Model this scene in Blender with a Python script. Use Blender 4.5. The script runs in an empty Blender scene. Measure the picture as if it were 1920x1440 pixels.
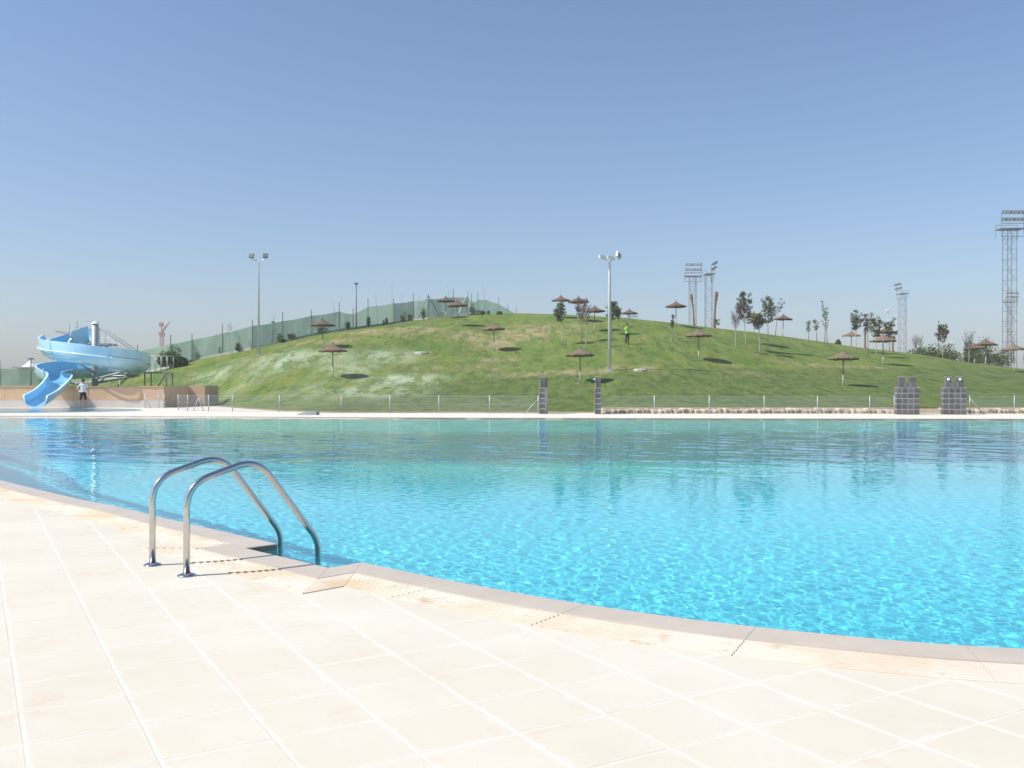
import bpy, math, random
import numpy as np
from mathutils import Vector, Matrix

sc = bpy.context.scene
C = sc.collection
RAD = math.radians
F = 1750.0            # focal length in photo pixels (1920 wide)
HOR = 726.0           # horizon row in the photo
EYE = 1.25            # eye height above the deck

# ------------------------------------------------------------------ camera
cam_d = bpy.data.cameras.new('camera')
cam = bpy.data.objects.new('camera', cam_d); C.objects.link(cam)
cam_d.sensor_width = 36.0
cam_d.lens = 36.0 * F / 1920.0
cam_d.shift_y = (HOR - 720.0) / 1920.0
cam_d.clip_start = 0.05; cam_d.clip_end = 20000
cam.location = (0, 0, EYE); cam.rotation_euler = (RAD(90), 0, 0)
sc.camera = cam

# ------------------------------------------------------------------ sky + sun
SUN_EL, SUN_AZ = 49.0, 17.0       # shadows run along +X turned 17 deg towards +Y
world = bpy.data.worlds.new('World'); sc.world = world; world.use_nodes = True
wn = world.node_tree
sky = wn.nodes.new('ShaderNodeTexSky'); sky.sky_type = 'NISHITA'; sky.sun_disc = False
sky.sun_elevation = RAD(SUN_EL); sky.sun_rotation = RAD(90 - (SUN_AZ + 180))
sky.altitude = 0; sky.air_density = 1.0; sky.dust_density = 1.45; sky.ozone_density = 5.0
tint = wn.nodes.new('ShaderNodeMix'); tint.data_type = 'RGBA'; tint.blend_type = 'MULTIPLY'; tint.inputs[0].default_value = 1.0
tint.inputs[7].default_value = (1.0, 0.995, 0.985, 1)        # dusty summer air: a little less green
wn.links.new(sky.outputs[0], tint.inputs[6]); wn.links.new(tint.outputs[2], wn.nodes['Background'].inputs[0])
wn.nodes['Background'].inputs[1].default_value = 0.112
sun_d = bpy.data.lights.new('sun', 'SUN'); sun_d.energy = 4.0; sun_d.angle = RAD(0.53); sun_d.color = (1.0, 0.955, 0.89)
sun_d.cycles.is_caustics_light = True
sun = bpy.data.objects.new('sun', sun_d); C.objects.link(sun)
a, e = RAD(SUN_AZ), RAD(SUN_EL)
SUN_DIR = Vector((math.cos(a) * math.cos(e), math.sin(a) * math.cos(e), -math.sin(e)))
sun.rotation_euler = SUN_DIR.to_track_quat('-Z', 'Y').to_euler()
sc.view_settings.view_transform = 'Standard'; sc.view_settings.look = 'None'
sc.view_settings.exposure = 0.5; sc.view_settings.gamma = 1.0; sc.view_settings.use_curve_mapping = False
sc.cycles.use_denoising = True
sc.cycles.max_bounces = 10; sc.cycles.transmission_bounces = 8; sc.cycles.transparent_max_bounces = 16
sc.cycles.sample_clamp_indirect = 6.0

# ------------------------------------------------------------------ materials
MATS = {}
def mat(name, col, rough=0.7, metal=0.0, var=0.0, scale=5.0, col2=None, bump=0.0, bscale=40.0, spec=0.5, objrand=0.0, coat=0.0):
    if name in MATS: return MATS[name]
    m = bpy.data.materials.new(name); m.use_nodes = True
    nt = m.node_tree; p = nt.nodes['Principled BSDF']
    p.inputs['Roughness'].default_value = rough; p.inputs['Metallic'].default_value = metal
    p.inputs['Specular IOR Level'].default_value = spec
    p.inputs['Coat Weight'].default_value = coat
    p.inputs['Base Color'].default_value = (*col, 1)
    tc = nt.nodes.new('ShaderNodeTexCoord')
    if var > 0 or col2:
        n = nt.nodes.new('ShaderNodeTexNoise'); n.inputs['Scale'].default_value = scale; n.inputs['Detail'].default_value = 6
        nt.links.new(tc.outputs['Object'], n.inputs['Vector'])
        r = nt.nodes.new('ShaderNodeMapRange'); r.inputs[1].default_value = 0.3; r.inputs[2].default_value = 0.7
        nt.links.new(n.outputs[0], r.inputs[0])
        mx = nt.nodes.new('ShaderNodeMix'); mx.data_type = 'RGBA'
        c2 = col2 if col2 else tuple(c * (1 - var) for c in col)
        mx.inputs[6].default_value = (*col, 1); mx.inputs[7].default_value = (*c2, 1)
        nt.links.new(r.outputs[0], mx.inputs[0])
        out = mx.outputs[2]
        if objrand > 0:
            oi = nt.nodes.new('ShaderNodeObjectInfo')
            mr = nt.nodes.new('ShaderNodeMapRange'); mr.inputs[3].default_value = 1 - objrand; mr.inputs[4].default_value = 1 + objrand
            nt.links.new(oi.outputs['Random'], mr.inputs[0])
            hs = nt.nodes.new('ShaderNodeHueSaturation'); nt.links.new(mr.outputs[0], hs.inputs['Value'])
            nt.links.new(out, hs.inputs['Color']); out = hs.outputs[0]
        nt.links.new(out, p.inputs['Base Color'])
    if bump > 0:
        b = nt.nodes.new('ShaderNodeBump'); b.inputs['Strength'].default_value = bump; b.inputs['Distance'].default_value = 0.01
        n2 = nt.nodes.new('ShaderNodeTexNoise'); n2.inputs['Scale'].default_value = bscale; n2.inputs['Detail'].default_value = 4
        nt.links.new(tc.outputs['Object'], n2.inputs['Vector'])
        nt.links.new(n2.outputs[0], b.inputs['Height']); nt.links.new(b.outputs[0], p.inputs['Normal'])
    MATS[name] = m
    return m

class NT:
    """small helper for longer node trees"""
    def __init__(s, m): s.nt = m.node_tree; s.p = s.nt.nodes['Principled BSDF']
    def n(s, t, **kw):
        x = s.nt.nodes.new(t)
        for k, v in kw.items(): setattr(x, k, v)
        return x
    def l(s, a, b): s.nt.links.new(a, b)
    def noise(s, vec, scale, detail=5, rough=0.55):
        x = s.n('ShaderNodeTexNoise'); x.inputs['Scale'].default_value = scale; x.inputs['Detail'].default_value = detail; x.inputs['Roughness'].default_value = rough
        s.l(vec, x.inputs['Vector']); return x.outputs[0]
    def rng(s, v, a, b, c=0.0, d=1.0):
        x = s.n('ShaderNodeMapRange'); x.inputs[1].default_value = a; x.inputs[2].default_value = b; x.inputs[3].default_value = c; x.inputs[4].default_value = d
        s.l(v, x.inputs[0]); return x.outputs[0]
    def mix(s, f, c1, c2):
        x = s.n('ShaderNodeMix', data_type='RGBA')
        if isinstance(f, (int, float)): x.inputs[0].default_value = f
        else: s.l(f, x.inputs[0])
        for i, c in ((6, c1), (7, c2)):
            if isinstance(c, tuple): x.inputs[i].default_value = (*c, 1)
            else: s.l(c, x.inputs[i])
        return x.outputs[2]
    def math(s, op, a, b=0.0):
        x = s.n('ShaderNodeMath', operation=op)
        for i, v in ((0, a), (1, b)):
            if isinstance(v, (int, float)): x.inputs[i].default_value = v
            else: s.l(v, x.inputs[i])
        return x.outputs[0]
    def bump(s, h, strength, dist):
        b = s.n('ShaderNodeBump'); b.inputs['Strength'].default_value = strength; b.inputs['Distance'].default_value = dist
        s.l(h, b.inputs['Height']); s.l(b.outputs[0], s.p.inputs['Normal'])
    def attr(s, name):
        x = s.n('ShaderNodeAttribute'); x.attribute_name = name; return x.outputs['Fac']

def newmat(name, rough=0.8, spec=0.5):
    m = bpy.data.materials.new(name); m.use_nodes = True
    h = NT(m); h.p.inputs['Roughness'].default_value = rough; h.p.inputs['Specular IOR Level'].default_value = spec
    MATS[name] = m
    return m, h

# deck tile: pinkish white cast stone, fine grain, faint blotches, a few rusty specks
m, h = newmat('tile', 0.85, 0.3)
geo = h.n('ShaderNodeNewGeometry').outputs['Position']
sub = h.n('ShaderNodeVectorMath', operation='SUBTRACT'); h.l(geo, sub.inputs[0]); sub.inputs[1].default_value = (-2.285, 4.27, 0)
lat_ = []
for dv in ((math.cos(RAD(30)) / 0.386, math.sin(RAD(30)) / 0.386, 0), (math.sin(RAD(30)) / 0.386, -math.cos(RAD(30)) / 0.386, 0)):
    dt = h.n('ShaderNodeVectorMath', operation='DOT_PRODUCT'); h.l(sub.outputs[0], dt.inputs[0]); dt.inputs[1].default_value = dv; lat_.append(dt.outputs['Value'])
cb = h.n('ShaderNodeCombineXYZ'); h.l(h.math('FLOOR', lat_[0]), cb.inputs[0]); h.l(h.math('FLOOR', lat_[1]), cb.inputs[1])
wn_ = h.n('ShaderNodeTexWhiteNoise'); h.l(cb.outputs[0], wn_.inputs['Vector']); oi = wn_.outputs['Value']
c = h.mix(h.rng(h.noise(geo, 0.9, 4), 0.35, 0.65), (0.635, 0.603, 0.512), (0.585, 0.545, 0.448))
c = h.mix(h.math('MULTIPLY', h.rng(h.noise(geo, 5.0, 5), 0.5, 0.8), 0.5), c, (0.655, 0.625, 0.55))
c = h.mix(h.math('MULTIPLY', oi, 0.6), c, (0.60, 0.55, 0.455))
c = h.mix(h.math('MULTIPLY', h.rng(h.noise(geo, 260.0, 2), 0.48, 0.72), 0.38), c, (0.40, 0.34, 0.29))
c = h.mix(h.math('MULTIPLY', h.rng(h.noise(geo, 2.3, 8, 0.72), 0.57, 0.74), 0.5), c, (0.56, 0.41, 0.28))
dst = [h.math('MULTIPLY', h.math('ABSOLUTE', h.math('SUBTRACT', h.math('FRACT', q_), 0.5)), 0.386) for q_ in lat_]
ed = h.math('MAXIMUM', dst[0], dst[1])
ed = h.math('ADD', ed, h.math('MULTIPLY', h.math('SUBTRACT', h.noise(geo, 9, 5, 0.7), 0.5), 0.075))
c = h.mix(h.math('MULTIPLY', h.rng(ed, 0.172, 0.190), 0.45), c, (0.675, 0.64, 0.575))
h.l(c, h.p.inputs['Base Color']); h.bump(h.noise(geo, 240.0, 3), 0.25, 0.004)
# grout: pale and sandy, in places worn down to the tile colour
m, h = newmat('grout', 0.9, 0.2)
geo = h.n('ShaderNodeNewGeometry').outputs['Position']
c = h.mix(h.rng(h.noise(geo, 1.7, 6, 0.65), 0.40, 0.60), (0.665, 0.635, 0.555), (0.60, 0.56, 0.475))
c = h.mix(h.math('MULTIPLY', h.rng(h.noise(geo, 7, 5, 0.7), 0.58, 0.72), 0.5), c, (0.52, 0.45, 0.37))
h.l(c, h.p.inputs['Base Color'])
h.bump(h.noise(geo, 120, 3), 0.2, 0.004)
# coping: smooth beige stone
m, h = newmat('coping', 0.45, 0.4)
geo = h.n('ShaderNodeNewGeometry').outputs['Position']
oi = h.n('ShaderNodeObjectInfo').outputs['Random']
c = h.mix(h.rng(h.noise(geo, 2.2, 6), 0.3, 0.7), (0.53, 0.465, 0.385), (0.46, 0.40, 0.325))
c = h.mix(h.math('MULTIPLY', oi, 0.3), c, (0.53, 0.46, 0.375))
c = h.mix(h.math('MULTIPLY', h.rng(h.noise(geo, 320.0, 2), 0.5, 0.75), 0.3), c, (0.33, 0.28, 0.225))
h.l(c, h.p.inputs['Base Color']); h.bump(h.noise(geo, 90, 3), 0.08, 0.003)
h.l(h.rng(h.noise(geo, 8, 4), 0.3, 0.7, 0.32, 0.6), h.p.inputs['Roughness'])
# ribbed drain slabs: white ribs, tan and rusty dirt where water has run
m, h = newmat('ribbed', 0.85, 0.3)
geo = h.n('ShaderNodeNewGeometry').outputs['Position']
c = h.mix(h.rng(h.noise(geo, 1.4, 6), 0.42, 0.66), (0.63, 0.565, 0.48), (0.55, 0.42, 0.285))
c = h.mix(h.math('MULTIPLY', h.rng(h.noise(geo, 4.5, 7, 0.65), 0.56, 0.68), 0.75), c, (0.40, 0.275, 0.165))
sepz = h.n('ShaderNodeSeparateXYZ'); h.l(geo, sepz.inputs[0])
c = h.mix(h.math('MULTIPLY', h.rng(sepz.outputs[2], 0.004, -0.005), 0.75), c, (0.38, 0.27, 0.17))
h.l(c, h.p.inputs['Base Color']); h.bump(h.noise(geo, 150, 3), 0.1, 0.002)
# pool shell: small sky blue mosaic, slightly mottled
m, h = newmat('pool_mosaic', 0.5, 0.3)
geo = h.n('ShaderNodeNewGeometry').outputs['Position']
c = h.mix(h.rng(h.noise(geo, 0.35, 4), 0.35, 0.65), (0.145, 0.70, 0.785), (0.12, 0.665, 0.765))
c = h.mix(h.math('MULTIPLY', h.rng(h.noise(geo, 30, 3), 0.35, 0.7), 0.4), c, (0.19, 0.745, 0.81))
sepz = h.n('ShaderNodeSeparateXYZ'); h.l(geo, sepz.inputs[0])
# darker blue painted over the deep middle, standing in for light absorbed by water
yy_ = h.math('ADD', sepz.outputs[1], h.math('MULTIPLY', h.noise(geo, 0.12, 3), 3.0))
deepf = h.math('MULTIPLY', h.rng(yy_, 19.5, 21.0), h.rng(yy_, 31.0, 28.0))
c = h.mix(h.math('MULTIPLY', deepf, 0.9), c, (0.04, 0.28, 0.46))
c = h.mix(h.rng(h.math('ADD', sepz.outputs[2], h.math('MULTIPLY', h.noise(geo, 0.8, 4), 0.06)), -0.21, -0.02), c, (0.56, 0.53, 0.45))
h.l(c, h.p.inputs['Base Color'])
# water: clear dielectric
m, h = newmat('water', 0.0, 0.5)
h.p.inputs['Base Color'].default_value = (0.70, 1.0, 1.0, 1); h.p.inputs['Transmission Weight'].default_value = 1.0; h.p.inputs['IOR'].default_value = 1.33
# grass on the hill: live green, dry soil, pale hydroseed, darker damp foot
m, h = newmat('grass', 0.95, 0.15)
geo = h.n('ShaderNodeNewGeometry').outputs['Position']
vm = h.n('ShaderNodeVectorMath', operation='MULTIPLY'); h.l(geo, vm.inputs[0]); vm.inputs[1].default_value = (1.0, 0.33, 0.4); run = vm.outputs[0]   # growth runs down the slope
n1 = h.noise(geo, 0.16, 5); n2 = h.noise(run, 0.9, 6, 0.65); n3 = h.noise(geo, 5.5, 5, 0.7)
mott = h.noise(run, 0.55, 8, 0.7); mot2 = h.noise(run, 1.7, 5, 0.7); n4 = h.rng(h.noise(geo, 14, 4, 0.7), 0.3, 0.7)
spec_ = h.noise(run, 1.25, 6, 0.78)
c = h.mix(h.rng(n1, 0.36, 0.64), (0.152, 0.215, 0.040), (0.102, 0.172, 0.034))
c = h.mix(h.math('MULTIPLY', h.rng(mott, 0.47, 0.56), 0.7), c, (0.078, 0.142, 0.027))
c = h.mix(h.math('MULTIPLY', h.rng(mott, 0.46, 0.39), 0.65), c, (0.195, 0.205, 0.058))
c = h.mix(h.math('MULTIPLY', h.rng(n2, 0.42, 0.60), 0.45), c, (0.185, 0.190, 0.058))
c = h.mix(h.math('MULTIPLY', h.rng(mot2, 0.51, 0.60), 0.55), c, (0.045, 0.080, 0.017))
low = h.math('MULTIPLY', h.attr('low'), h.rng(n2, 0.2, 0.7, 1.0, 0.8))
c = h.mix(h.math('MULTIPLY', low, 0.78), c, h.mix(h.rng(mot2, 0.43, 0.58), (0.108, 0.146, 0.042), (0.056, 0.094, 0.027)))
c = h.mix(h.math('MULTIPLY', h.rng(h.noise(run, 2.6, 4, 0.7), 0.60, 0.66), 0.5), c, (0.30, 0.28, 0.15))
fl1 = h.math('MULTIPLY', h.rng(h.attr('dry'), 0.08, 0.62), h.math('ADD', 0.10, h.math('MULTIPLY', h.rng(spec_, 0.46, 0.54), 0.85)))
c = h.mix(h.math('MULTIPLY', fl1, 0.9), c, h.mix(n4, (0.25, 0.19, 0.105), (0.42, 0.33, 0.21)))
spe2 = h.rng(h.noise(run, 1.0, 6, 0.78), 0.44, 0.56)
fl2 = h.math('MULTIPLY', h.rng(h.attr('seed'), 0.10, 0.80), h.math('ADD', 0.12, h.math('MULTIPLY', spe2, 0.78)))
c = h.mix(h.math('MULTIPLY', fl2, 0.9), c, h.mix(n4, (0.32, 0.41, 0.28), (0.50, 0.52, 0.40)))
soil = h.rng(h.math('ADD', h.attr('soil'), h.math('MULTIPLY', n3, 0.5)), 0.65, 0.85)
c = h.mix(soil, c, h.mix(h.rng(n3, 0.4, 0.65), (0.50, 0.385, 0.26), (0.42, 0.31, 0.20)))
h.l(c, h.p.inputs['Base Color']); h.bump(h.math('ADD', h.math('MULTIPLY', n3, 0.6), n2), 0.9, 0.12)
# plain sets
mat('dry_ground', (0.36, 0.31, 0.22), 0.95, col2=(0.20, 0.21, 0.11), scale=0.05)
mat('steel', (0.62, 0.61, 0.59), 0.13, 1.0, var=0.12, scale=30)
mat('galv', (0.46, 0.49, 0.50), 0.5, 0.35, var=0.2, scale=8)
mat('white_paint', (0.72, 0.74, 0.74), 0.4, var=0.1, scale=3)
mat('pale_pole', (0.60, 0.66, 0.66), 0.45, 0.2, var=0.1, scale=3)
mat('lamp_white', (0.78, 0.79, 0.78), 0.4)
mat('lamp_dark', (0.09, 0.10, 0.10), 0.4)
mat('lamp_glass', (0.20, 0.22, 0.22), 0.15, coat=0.5)
mat('mast_grey', (0.17, 0.18, 0.195), 0.6, 0.3, var=0.2, scale=1)
mat('flood_dark', (0.07, 0.08, 0.09), 0.4)
mat('thatch', (0.185, 0.135, 0.095), 0.95, col2=(0.10, 0.07, 0.05), scale=13, bump=1.0, bscale=38, spec=0.1)
mat('thatch_grey', (0.24, 0.18, 0.135), 0.95, col2=(0.135, 0.10, 0.072), scale=13, bump=1.0, bscale=38, spec=0.1)
mat('umb_pole', (0.20, 0.24, 0.18), 0.6, var=0.3, scale=3)
mat('umb_sleeve', (0.33, 0.36, 0.30), 0.6, var=0.15, scale=3)
mat('flume_out', (0.48, 0.75, 0.88), 0.22, var=0.08, scale=1.2, coat=0.4)
mat('flume_in', (0.25, 0.58, 0.82), 0.2, var=0.1, scale=1.2, coat=0.4)
mat('flume_edge', (0.62, 0.82, 0.92), 0.25)
mat('wall_tan', (0.68, 0.475, 0.305), 0.9, col2=(0.61, 0.415, 0.26), scale=1.5, bump=0.3, bscale=60)
mat('wall_white', (0.66, 0.61, 0.55), 0.85, var=0.12, scale=1.2)
mat('wall_cap', (0.56, 0.40, 0.26), 0.85, var=0.1, scale=2)
mat('block', (0.085, 0.085, 0.092), 0.9, col2=(0.145, 0.143, 0.15), scale=14, bump=0.9, bscale=45, objrand=0.22)
mat('mortar', (0.56, 0.53, 0.49), 0.9, var=0.15, scale=6)
mat('stone', (0.60, 0.50, 0.38), 0.9, col2=(0.47, 0.38, 0.27), scale=4, bump=0.8, bscale=12, objrand=0.22)
mat('net', (0.42, 0.55, 0.44), 0.9, var=0.16, scale=0.7, spec=0.1)
_nt = MATS['net'].node_tree; _tr = _nt.nodes.new('ShaderNodeBsdfTransparent'); _mx = _nt.nodes.new('ShaderNodeMixShader'); _mx.inputs[0].default_value = 0.62
_tl = _nt.nodes.new('ShaderNodeBsdfTranslucent'); _tl.inputs[0].default_value = (0.42, 0.58, 0.46, 1); _m2 = _nt.nodes.new('ShaderNodeMixShader'); _m2.inputs[0].default_value = 0.45
_nt.links.new(_nt.nodes['Principled BSDF'].outputs[0], _m2.inputs[1]); _nt.links.new(_tl.outputs[0], _m2.inputs[2])
_nt.links.new(_tr.outputs[0], _mx.inputs[1]); _nt.links.new(_m2.outputs[0], _mx.inputs[2]); _nt.links.new(_mx.outputs[0], _nt.nodes['Material Output'].inputs[0])
mat('post_green', (0.08, 0.125, 0.10), 0.6)
mat('kerb', (0.50, 0.48, 0.43), 0.9, var=0.2, scale=2)
mat('bark', (0.28, 0.25, 0.20), 0.95, var=0.3, scale=12)
mat('bark_pale', (0.50, 0.48, 0.40), 0.95, var=0.25, scale=12)
mat('twig', (0.20, 0.165, 0.145), 0.95, var=0.2, scale=10)
mat('palm_bark', (0.29, 0.18, 0.11), 0.95, col2=(0.18, 0.11, 0.07), scale=9, bump=1.0, bscale=16)
mat('crane_red', (0.42, 0.10, 0.075), 0.6)
mat('tent', (0.75, 0.75, 0.74), 0.7)
mat('bldg', (0.34, 0.33, 0.28), 0.9, var=0.15, scale=0.4)
mat('bldg_dark', (0.10, 0.12, 0.10), 0.8)
mat('grey_cover', (0.26, 0.27, 0.28), 0.6, var=0.2, scale=4)
mat('rock', (0.50, 0.47, 0.40), 0.9, var=0.25, scale=4)
mat('shirt_white', (0.78, 0.78, 0.80), 0.9, var=0.05, scale=9)
mat('short_black', (0.014, 0.014, 0.016), 0.9)
mat('skin', (0.42, 0.235, 0.155), 0.6)
mat('hair', (0.018, 0.014, 0.012), 0.7)
mat('vest', (0.36, 0.72, 0.05), 0.7)
mat('vest_band', (0.60, 0.61, 0.60), 0.5)
mat('trouser', (0.020, 0.021, 0.026), 0.9)
mat('film_floor', (0.10, 0.40, 0.62), 0.5, var=0.1, scale=0.6)

def leafmat(name, col, col2):
    m, h = newmat(name, 0.7, 0.25)
    oi = h.n('ShaderNodeNewGeometry').outputs['Random Per Island']
    h.l(h.mix(oi, col, col2), h.p.inputs['Base Color'])
    tr = h.n('ShaderNodeBsdfTranslucent'); h.l(h.mix(oi, col, col2), tr.inputs[0])
    mx = h.n('ShaderNodeMixShader'); mx.inputs[0].default_value = 0.25
    h.l(h.p.outputs[0], mx.inputs[1]); h.l(tr.outputs[0], mx.inputs[2])
    h.l(mx.outputs[0], h.nt.nodes['Material Output'].inputs[0])
leafmat('leaf_green', (0.080, 0.115, 0.050), (0.150, 0.185, 0.095))
leafmat('leaf_purple', (0.115, 0.062, 0.055), (0.18, 0.105, 0.085))
leafmat('leaf_bush', (0.050, 0.095, 0.022), (0.105, 0.165, 0.042))
leafmat('leaf_light', (0.085, 0.125, 0.030), (0.15, 0.19, 0.055))
leafmat('leaf_dry', (0.15, 0.14, 0.06), (0.10, 0.12, 0.045))

# ------------------------------------------------------------------ mesh helpers
def link(name, me, parent=None, kind=None, label=None, cat=None, group=None):
    o = bpy.data.objects.new(name, me); C.objects.link(o)
    if parent: o.parent = parent
    if kind: o['kind'] = kind
    tag(o, label, cat, group)
    return o
def tag(o, label=None, cat=None, group=None):
    if label: o['label'] = label
    if cat: o['category'] = cat
    if group: o['group'] = group
    return o
def empty(name, loc, label, cat, group=None, rz=0.0):
    o = bpy.data.objects.new(name, None); C.objects.link(o)
    o.location = loc; o.rotation_euler = (0, 0, rz); o.empty_display_size = 0.2
    return tag(o, label, cat, group)

class MB:
    def __init__(s): s.v = []; s.f = []; s.mi = []
    def add(s, vs, fs, mi=0):
        b = len(s.v); s.v += [tuple(v) for v in vs]
        s.f += [tuple(i + b for i in f) for f in fs]; s.mi += [mi] * len(fs)
        return s
    def box(s, c, d, rz=0.0, mi=0, M=None, bev=0.0):
        x, y, z = d[0] / 2, d[1] / 2, d[2] / 2
        if bev > 0:
            vs = []
            for zz, k in ((-z, 0), (z - bev, 0), (z, bev)):
                vs += [(-x + k, -y + k, zz), (x - k, -y + k, zz), (x - k, y - k, zz), (-x + k, y - k, zz)]
            fs = [(3, 2, 1, 0), (8, 9, 10, 11)]
            for r in (0, 4):
                for i in range(4): fs.append((r + i, r + (i + 1) % 4, r + 4 + (i + 1) % 4, r + 4 + i))
        else:
            vs = [(-x, -y, -z), (x, -y, -z), (x, y, -z), (-x, y, -z), (-x, -y, z), (x, -y, z), (x, y, z), (-x, y, z)]
            fs = [(3, 2, 1, 0), (4, 5, 6, 7), (0, 1, 5, 4), (1, 2, 6, 5), (2, 3, 7, 6), (3, 0, 4, 7)]
        R = M if M is not None else Matrix.Rotation(rz, 3, 'Z')
        c = Vector(c)
        return s.add([c + R @ Vector(v) for v in vs], fs, mi)
    def tube(s, pts, r, n=8, mi=0, caps=True):
        pts = [Vector(p) for p in pts]
        rs = r if isinstance(r, (list, tuple)) else [r] * len(pts)
        vs, fs = [], []
        prev = None
        for i, p in enumerate(pts):
            t = (pts[min(i + 1, len(pts) - 1)] - pts[max(i - 1, 0)]).normalized()
            if prev is None:
                ref = Vector((0, 0, 1)) if abs(t.z) < 0.9 else Vector((1, 0, 0))
                u = t.cross(ref).normalized()
            else:
                u = (prev - t * prev.dot(t)).normalized()
            prev = u; w = t.cross(u)
            for k in range(n):
                an = 2 * math.pi * k / n
                vs.append(p + (u * math.cos(an) + w * math.sin(an)) * rs[i])
        for i in range(len(pts) - 1):
            for k in range(n):
                fs.append((i * n + k, i * n + (k + 1) % n, (i + 1) * n + (k + 1) % n, (i + 1) * n + k))
        if caps:
            fs.append(tuple(range(n - 1, -1, -1))); fs.append(tuple((len(pts) - 1) * n + k for k in range(n)))
        return s.add(vs, fs, mi)
    def lathe(s, prof, n=20, c=(0, 0, 0), mi=0, jit=None):
        vs, fs = [], []
        for i, (r, z) in enumerate(prof):
            for k in range(n):
                an = 2 * math.pi * k / n
                jr, jz = jit(i, k) if jit else (0, 0)
                vs.append((c[0] + (r + jr) * math.cos(an), c[1] + (r + jr) * math.sin(an), c[2] + z + jz))
        for i in range(len(prof) - 1):
            for k in range(n):
                fs.append((i * n + k, i * n + (k + 1) % n, (i + 1) * n + (k + 1) % n, (i + 1) * n + k))
        return s.add(vs, fs, mi)
    def mesh(s, name, mats, smooth=False):
        me = bpy.data.meshes.new(name); me.from_pydata(s.v, [], s.f)
        for m in (mats if isinstance(mats, (list, tuple)) else [mats]): me.materials.append(MATS[m])
        if len(set(s.mi)) > 1: me.polygons.foreach_set('material_index', s.mi)
        if smooth: me.shade_smooth()
        me.update()
        return me
    def build(s, name, mats, parent=None, smooth=False, **kw):
        return link(name, s.mesh(name, mats, smooth), parent, **kw)

def grid_mesh(name, X, Y, Z, mats, smooth=True, flip=False):
    ny, nx = X.shape
    V = np.stack([X, Y, Z], -1).reshape(-1).astype(np.float32)
    I = np.arange(ny * nx).reshape(ny, nx)
    q = [I[:-1, :-1], I[:-1, 1:], I[1:, 1:], I[1:, :-1]]
    if flip: q = q[::-1]
    Q = np.stack(q, -1).reshape(-1).astype(np.int32)
    me = bpy.data.meshes.new(name)
    nf = len(Q) // 4
    me.vertices.add(ny * nx); me.vertices.foreach_set('co', V)
    me.loops.add(len(Q)); me.loops.foreach_set('vertex_index', Q)
    me.polygons.add(nf); me.polygons.foreach_set('loop_start', np.arange(0, len(Q), 4, dtype=np.int32))
    me.update(calc_edges=True); me.validate()
    me.materials.append(MATS[mats])
    if smooth: me.shade_smooth()
    return me

def catmull(P, n, closed=False):
    P = [np.array(p, float) for p in P]; N = len(P); out = []
    for i in range(N if closed else N - 1):
        if closed: p0, p1, p2, p3 = P[i - 1], P[i], P[(i + 1) % N], P[(i + 2) % N]
        else: p0, p1, p2, p3 = P[max(i - 1, 0)], P[i], P[i + 1], P[min(i + 2, N - 1)]
        for k in range(n):
            t = k / n
            out.append(0.5 * ((2 * p1) + (-p0 + p2) * t + (2 * p0 - 5 * p1 + 4 * p2 - p3) * t * t + (-p0 + 3 * p1 - 3 * p2 + p3) * t ** 3))
    if not closed: out.append(P[-1])
    return np.array(out)
def sstep(t): t = np.clip(t, 0, 1); return t * t * (3 - 2 * t)

# ------------------------------------------------------------------ pool outline
near = [(-6.94, 12.6), (-5.03, 10.6), (-4.13, 9.74), (-3.48, 9.06), (-2.74, 8.30), (-1.84, 7.39), (-1.095, 6.655), (-0.81, 6.38), (-0.058, 5.72), (0.48, 5.31), (1.10, 4.93), (1.80, 4.62), (2.44, 4.44)]
rest = [(4.2, 4.12), (7, 4.35), (11, 5.9), (16, 9.5), (22, 15.5), (27, 23), (29.5, 30), (28, 34.6), (23, 36.4), (20, 36.6), (10, 37.1), (0, 37.8), (-8, 38.8), (-15, 40.0), (-21.5, 40.5), (-25, 39.6), (-26, 36.5), (-24, 32.5), (-19, 26.6), (-13.5, 20.2), (-9.4, 15.4)]
curve = catmull(near + rest, 14, closed=True)
# ladder recess cut into the edge (edge here runs along (0.707,-0.707))
def al(p): return (p[0] - p[1]) * 0.7071
NA, NBq, ND = -6.56, -5.44, 0.28
path = []; inn = False
for i, p in enumerate(curve):
    onseg = (-3.2 < p[0] < -0.4) and p[1] < 12
    s = al(p)
    if onseg and NA < s < NBq:
        if not inn:
            inn = True
            q = curve[i - 1]; t = (NA - al(q)) / (s - al(q)); e0 = q + (p - q) * t
            nd = np.array([-0.7071, -0.7071]) * ND
            j = i
            while al(curve[j]) < NBq: j += 1
            q, p2 = curve[j - 1], curve[j]; t = (NBq - al(q)) / (al(p2) - al(q)); e1 = q + (p2 - q) * t
            path += [e0, e0 + nd, e1 + nd, e1]; NCORN = len(path) - 4
        continue
    if onseg and (NA - 0.64 < s <= NA or NBq <= s < NBq + 0.64): continue
    path.append(p)
path = np.array(path); NP = len(path)
# outward (away from the water) mitre vectors
d1 = path - np.roll(path, 1, 0); d2 = np.roll(path, -1, 0) - path
n1 = np.stack([d1[:, 1], -d1[:, 0]], 1); n1 /= np.linalg.norm(n1, axis=1)[:, None]
n2 = np.stack([d2[:, 1], -d2[:, 0]], 1); n2 /= np.linalg.norm(n2, axis=1)[:, None]
cen = path.mean(0)
if ((n1 * (path - cen)).sum(1) < 0).mean() > 0.5: n1, n2 = -n1, -n2
mit = n1 + n2; mit = mit / ((mit * n1).sum(1))[:, None]
def Q(w): return path + mit * w
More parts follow.
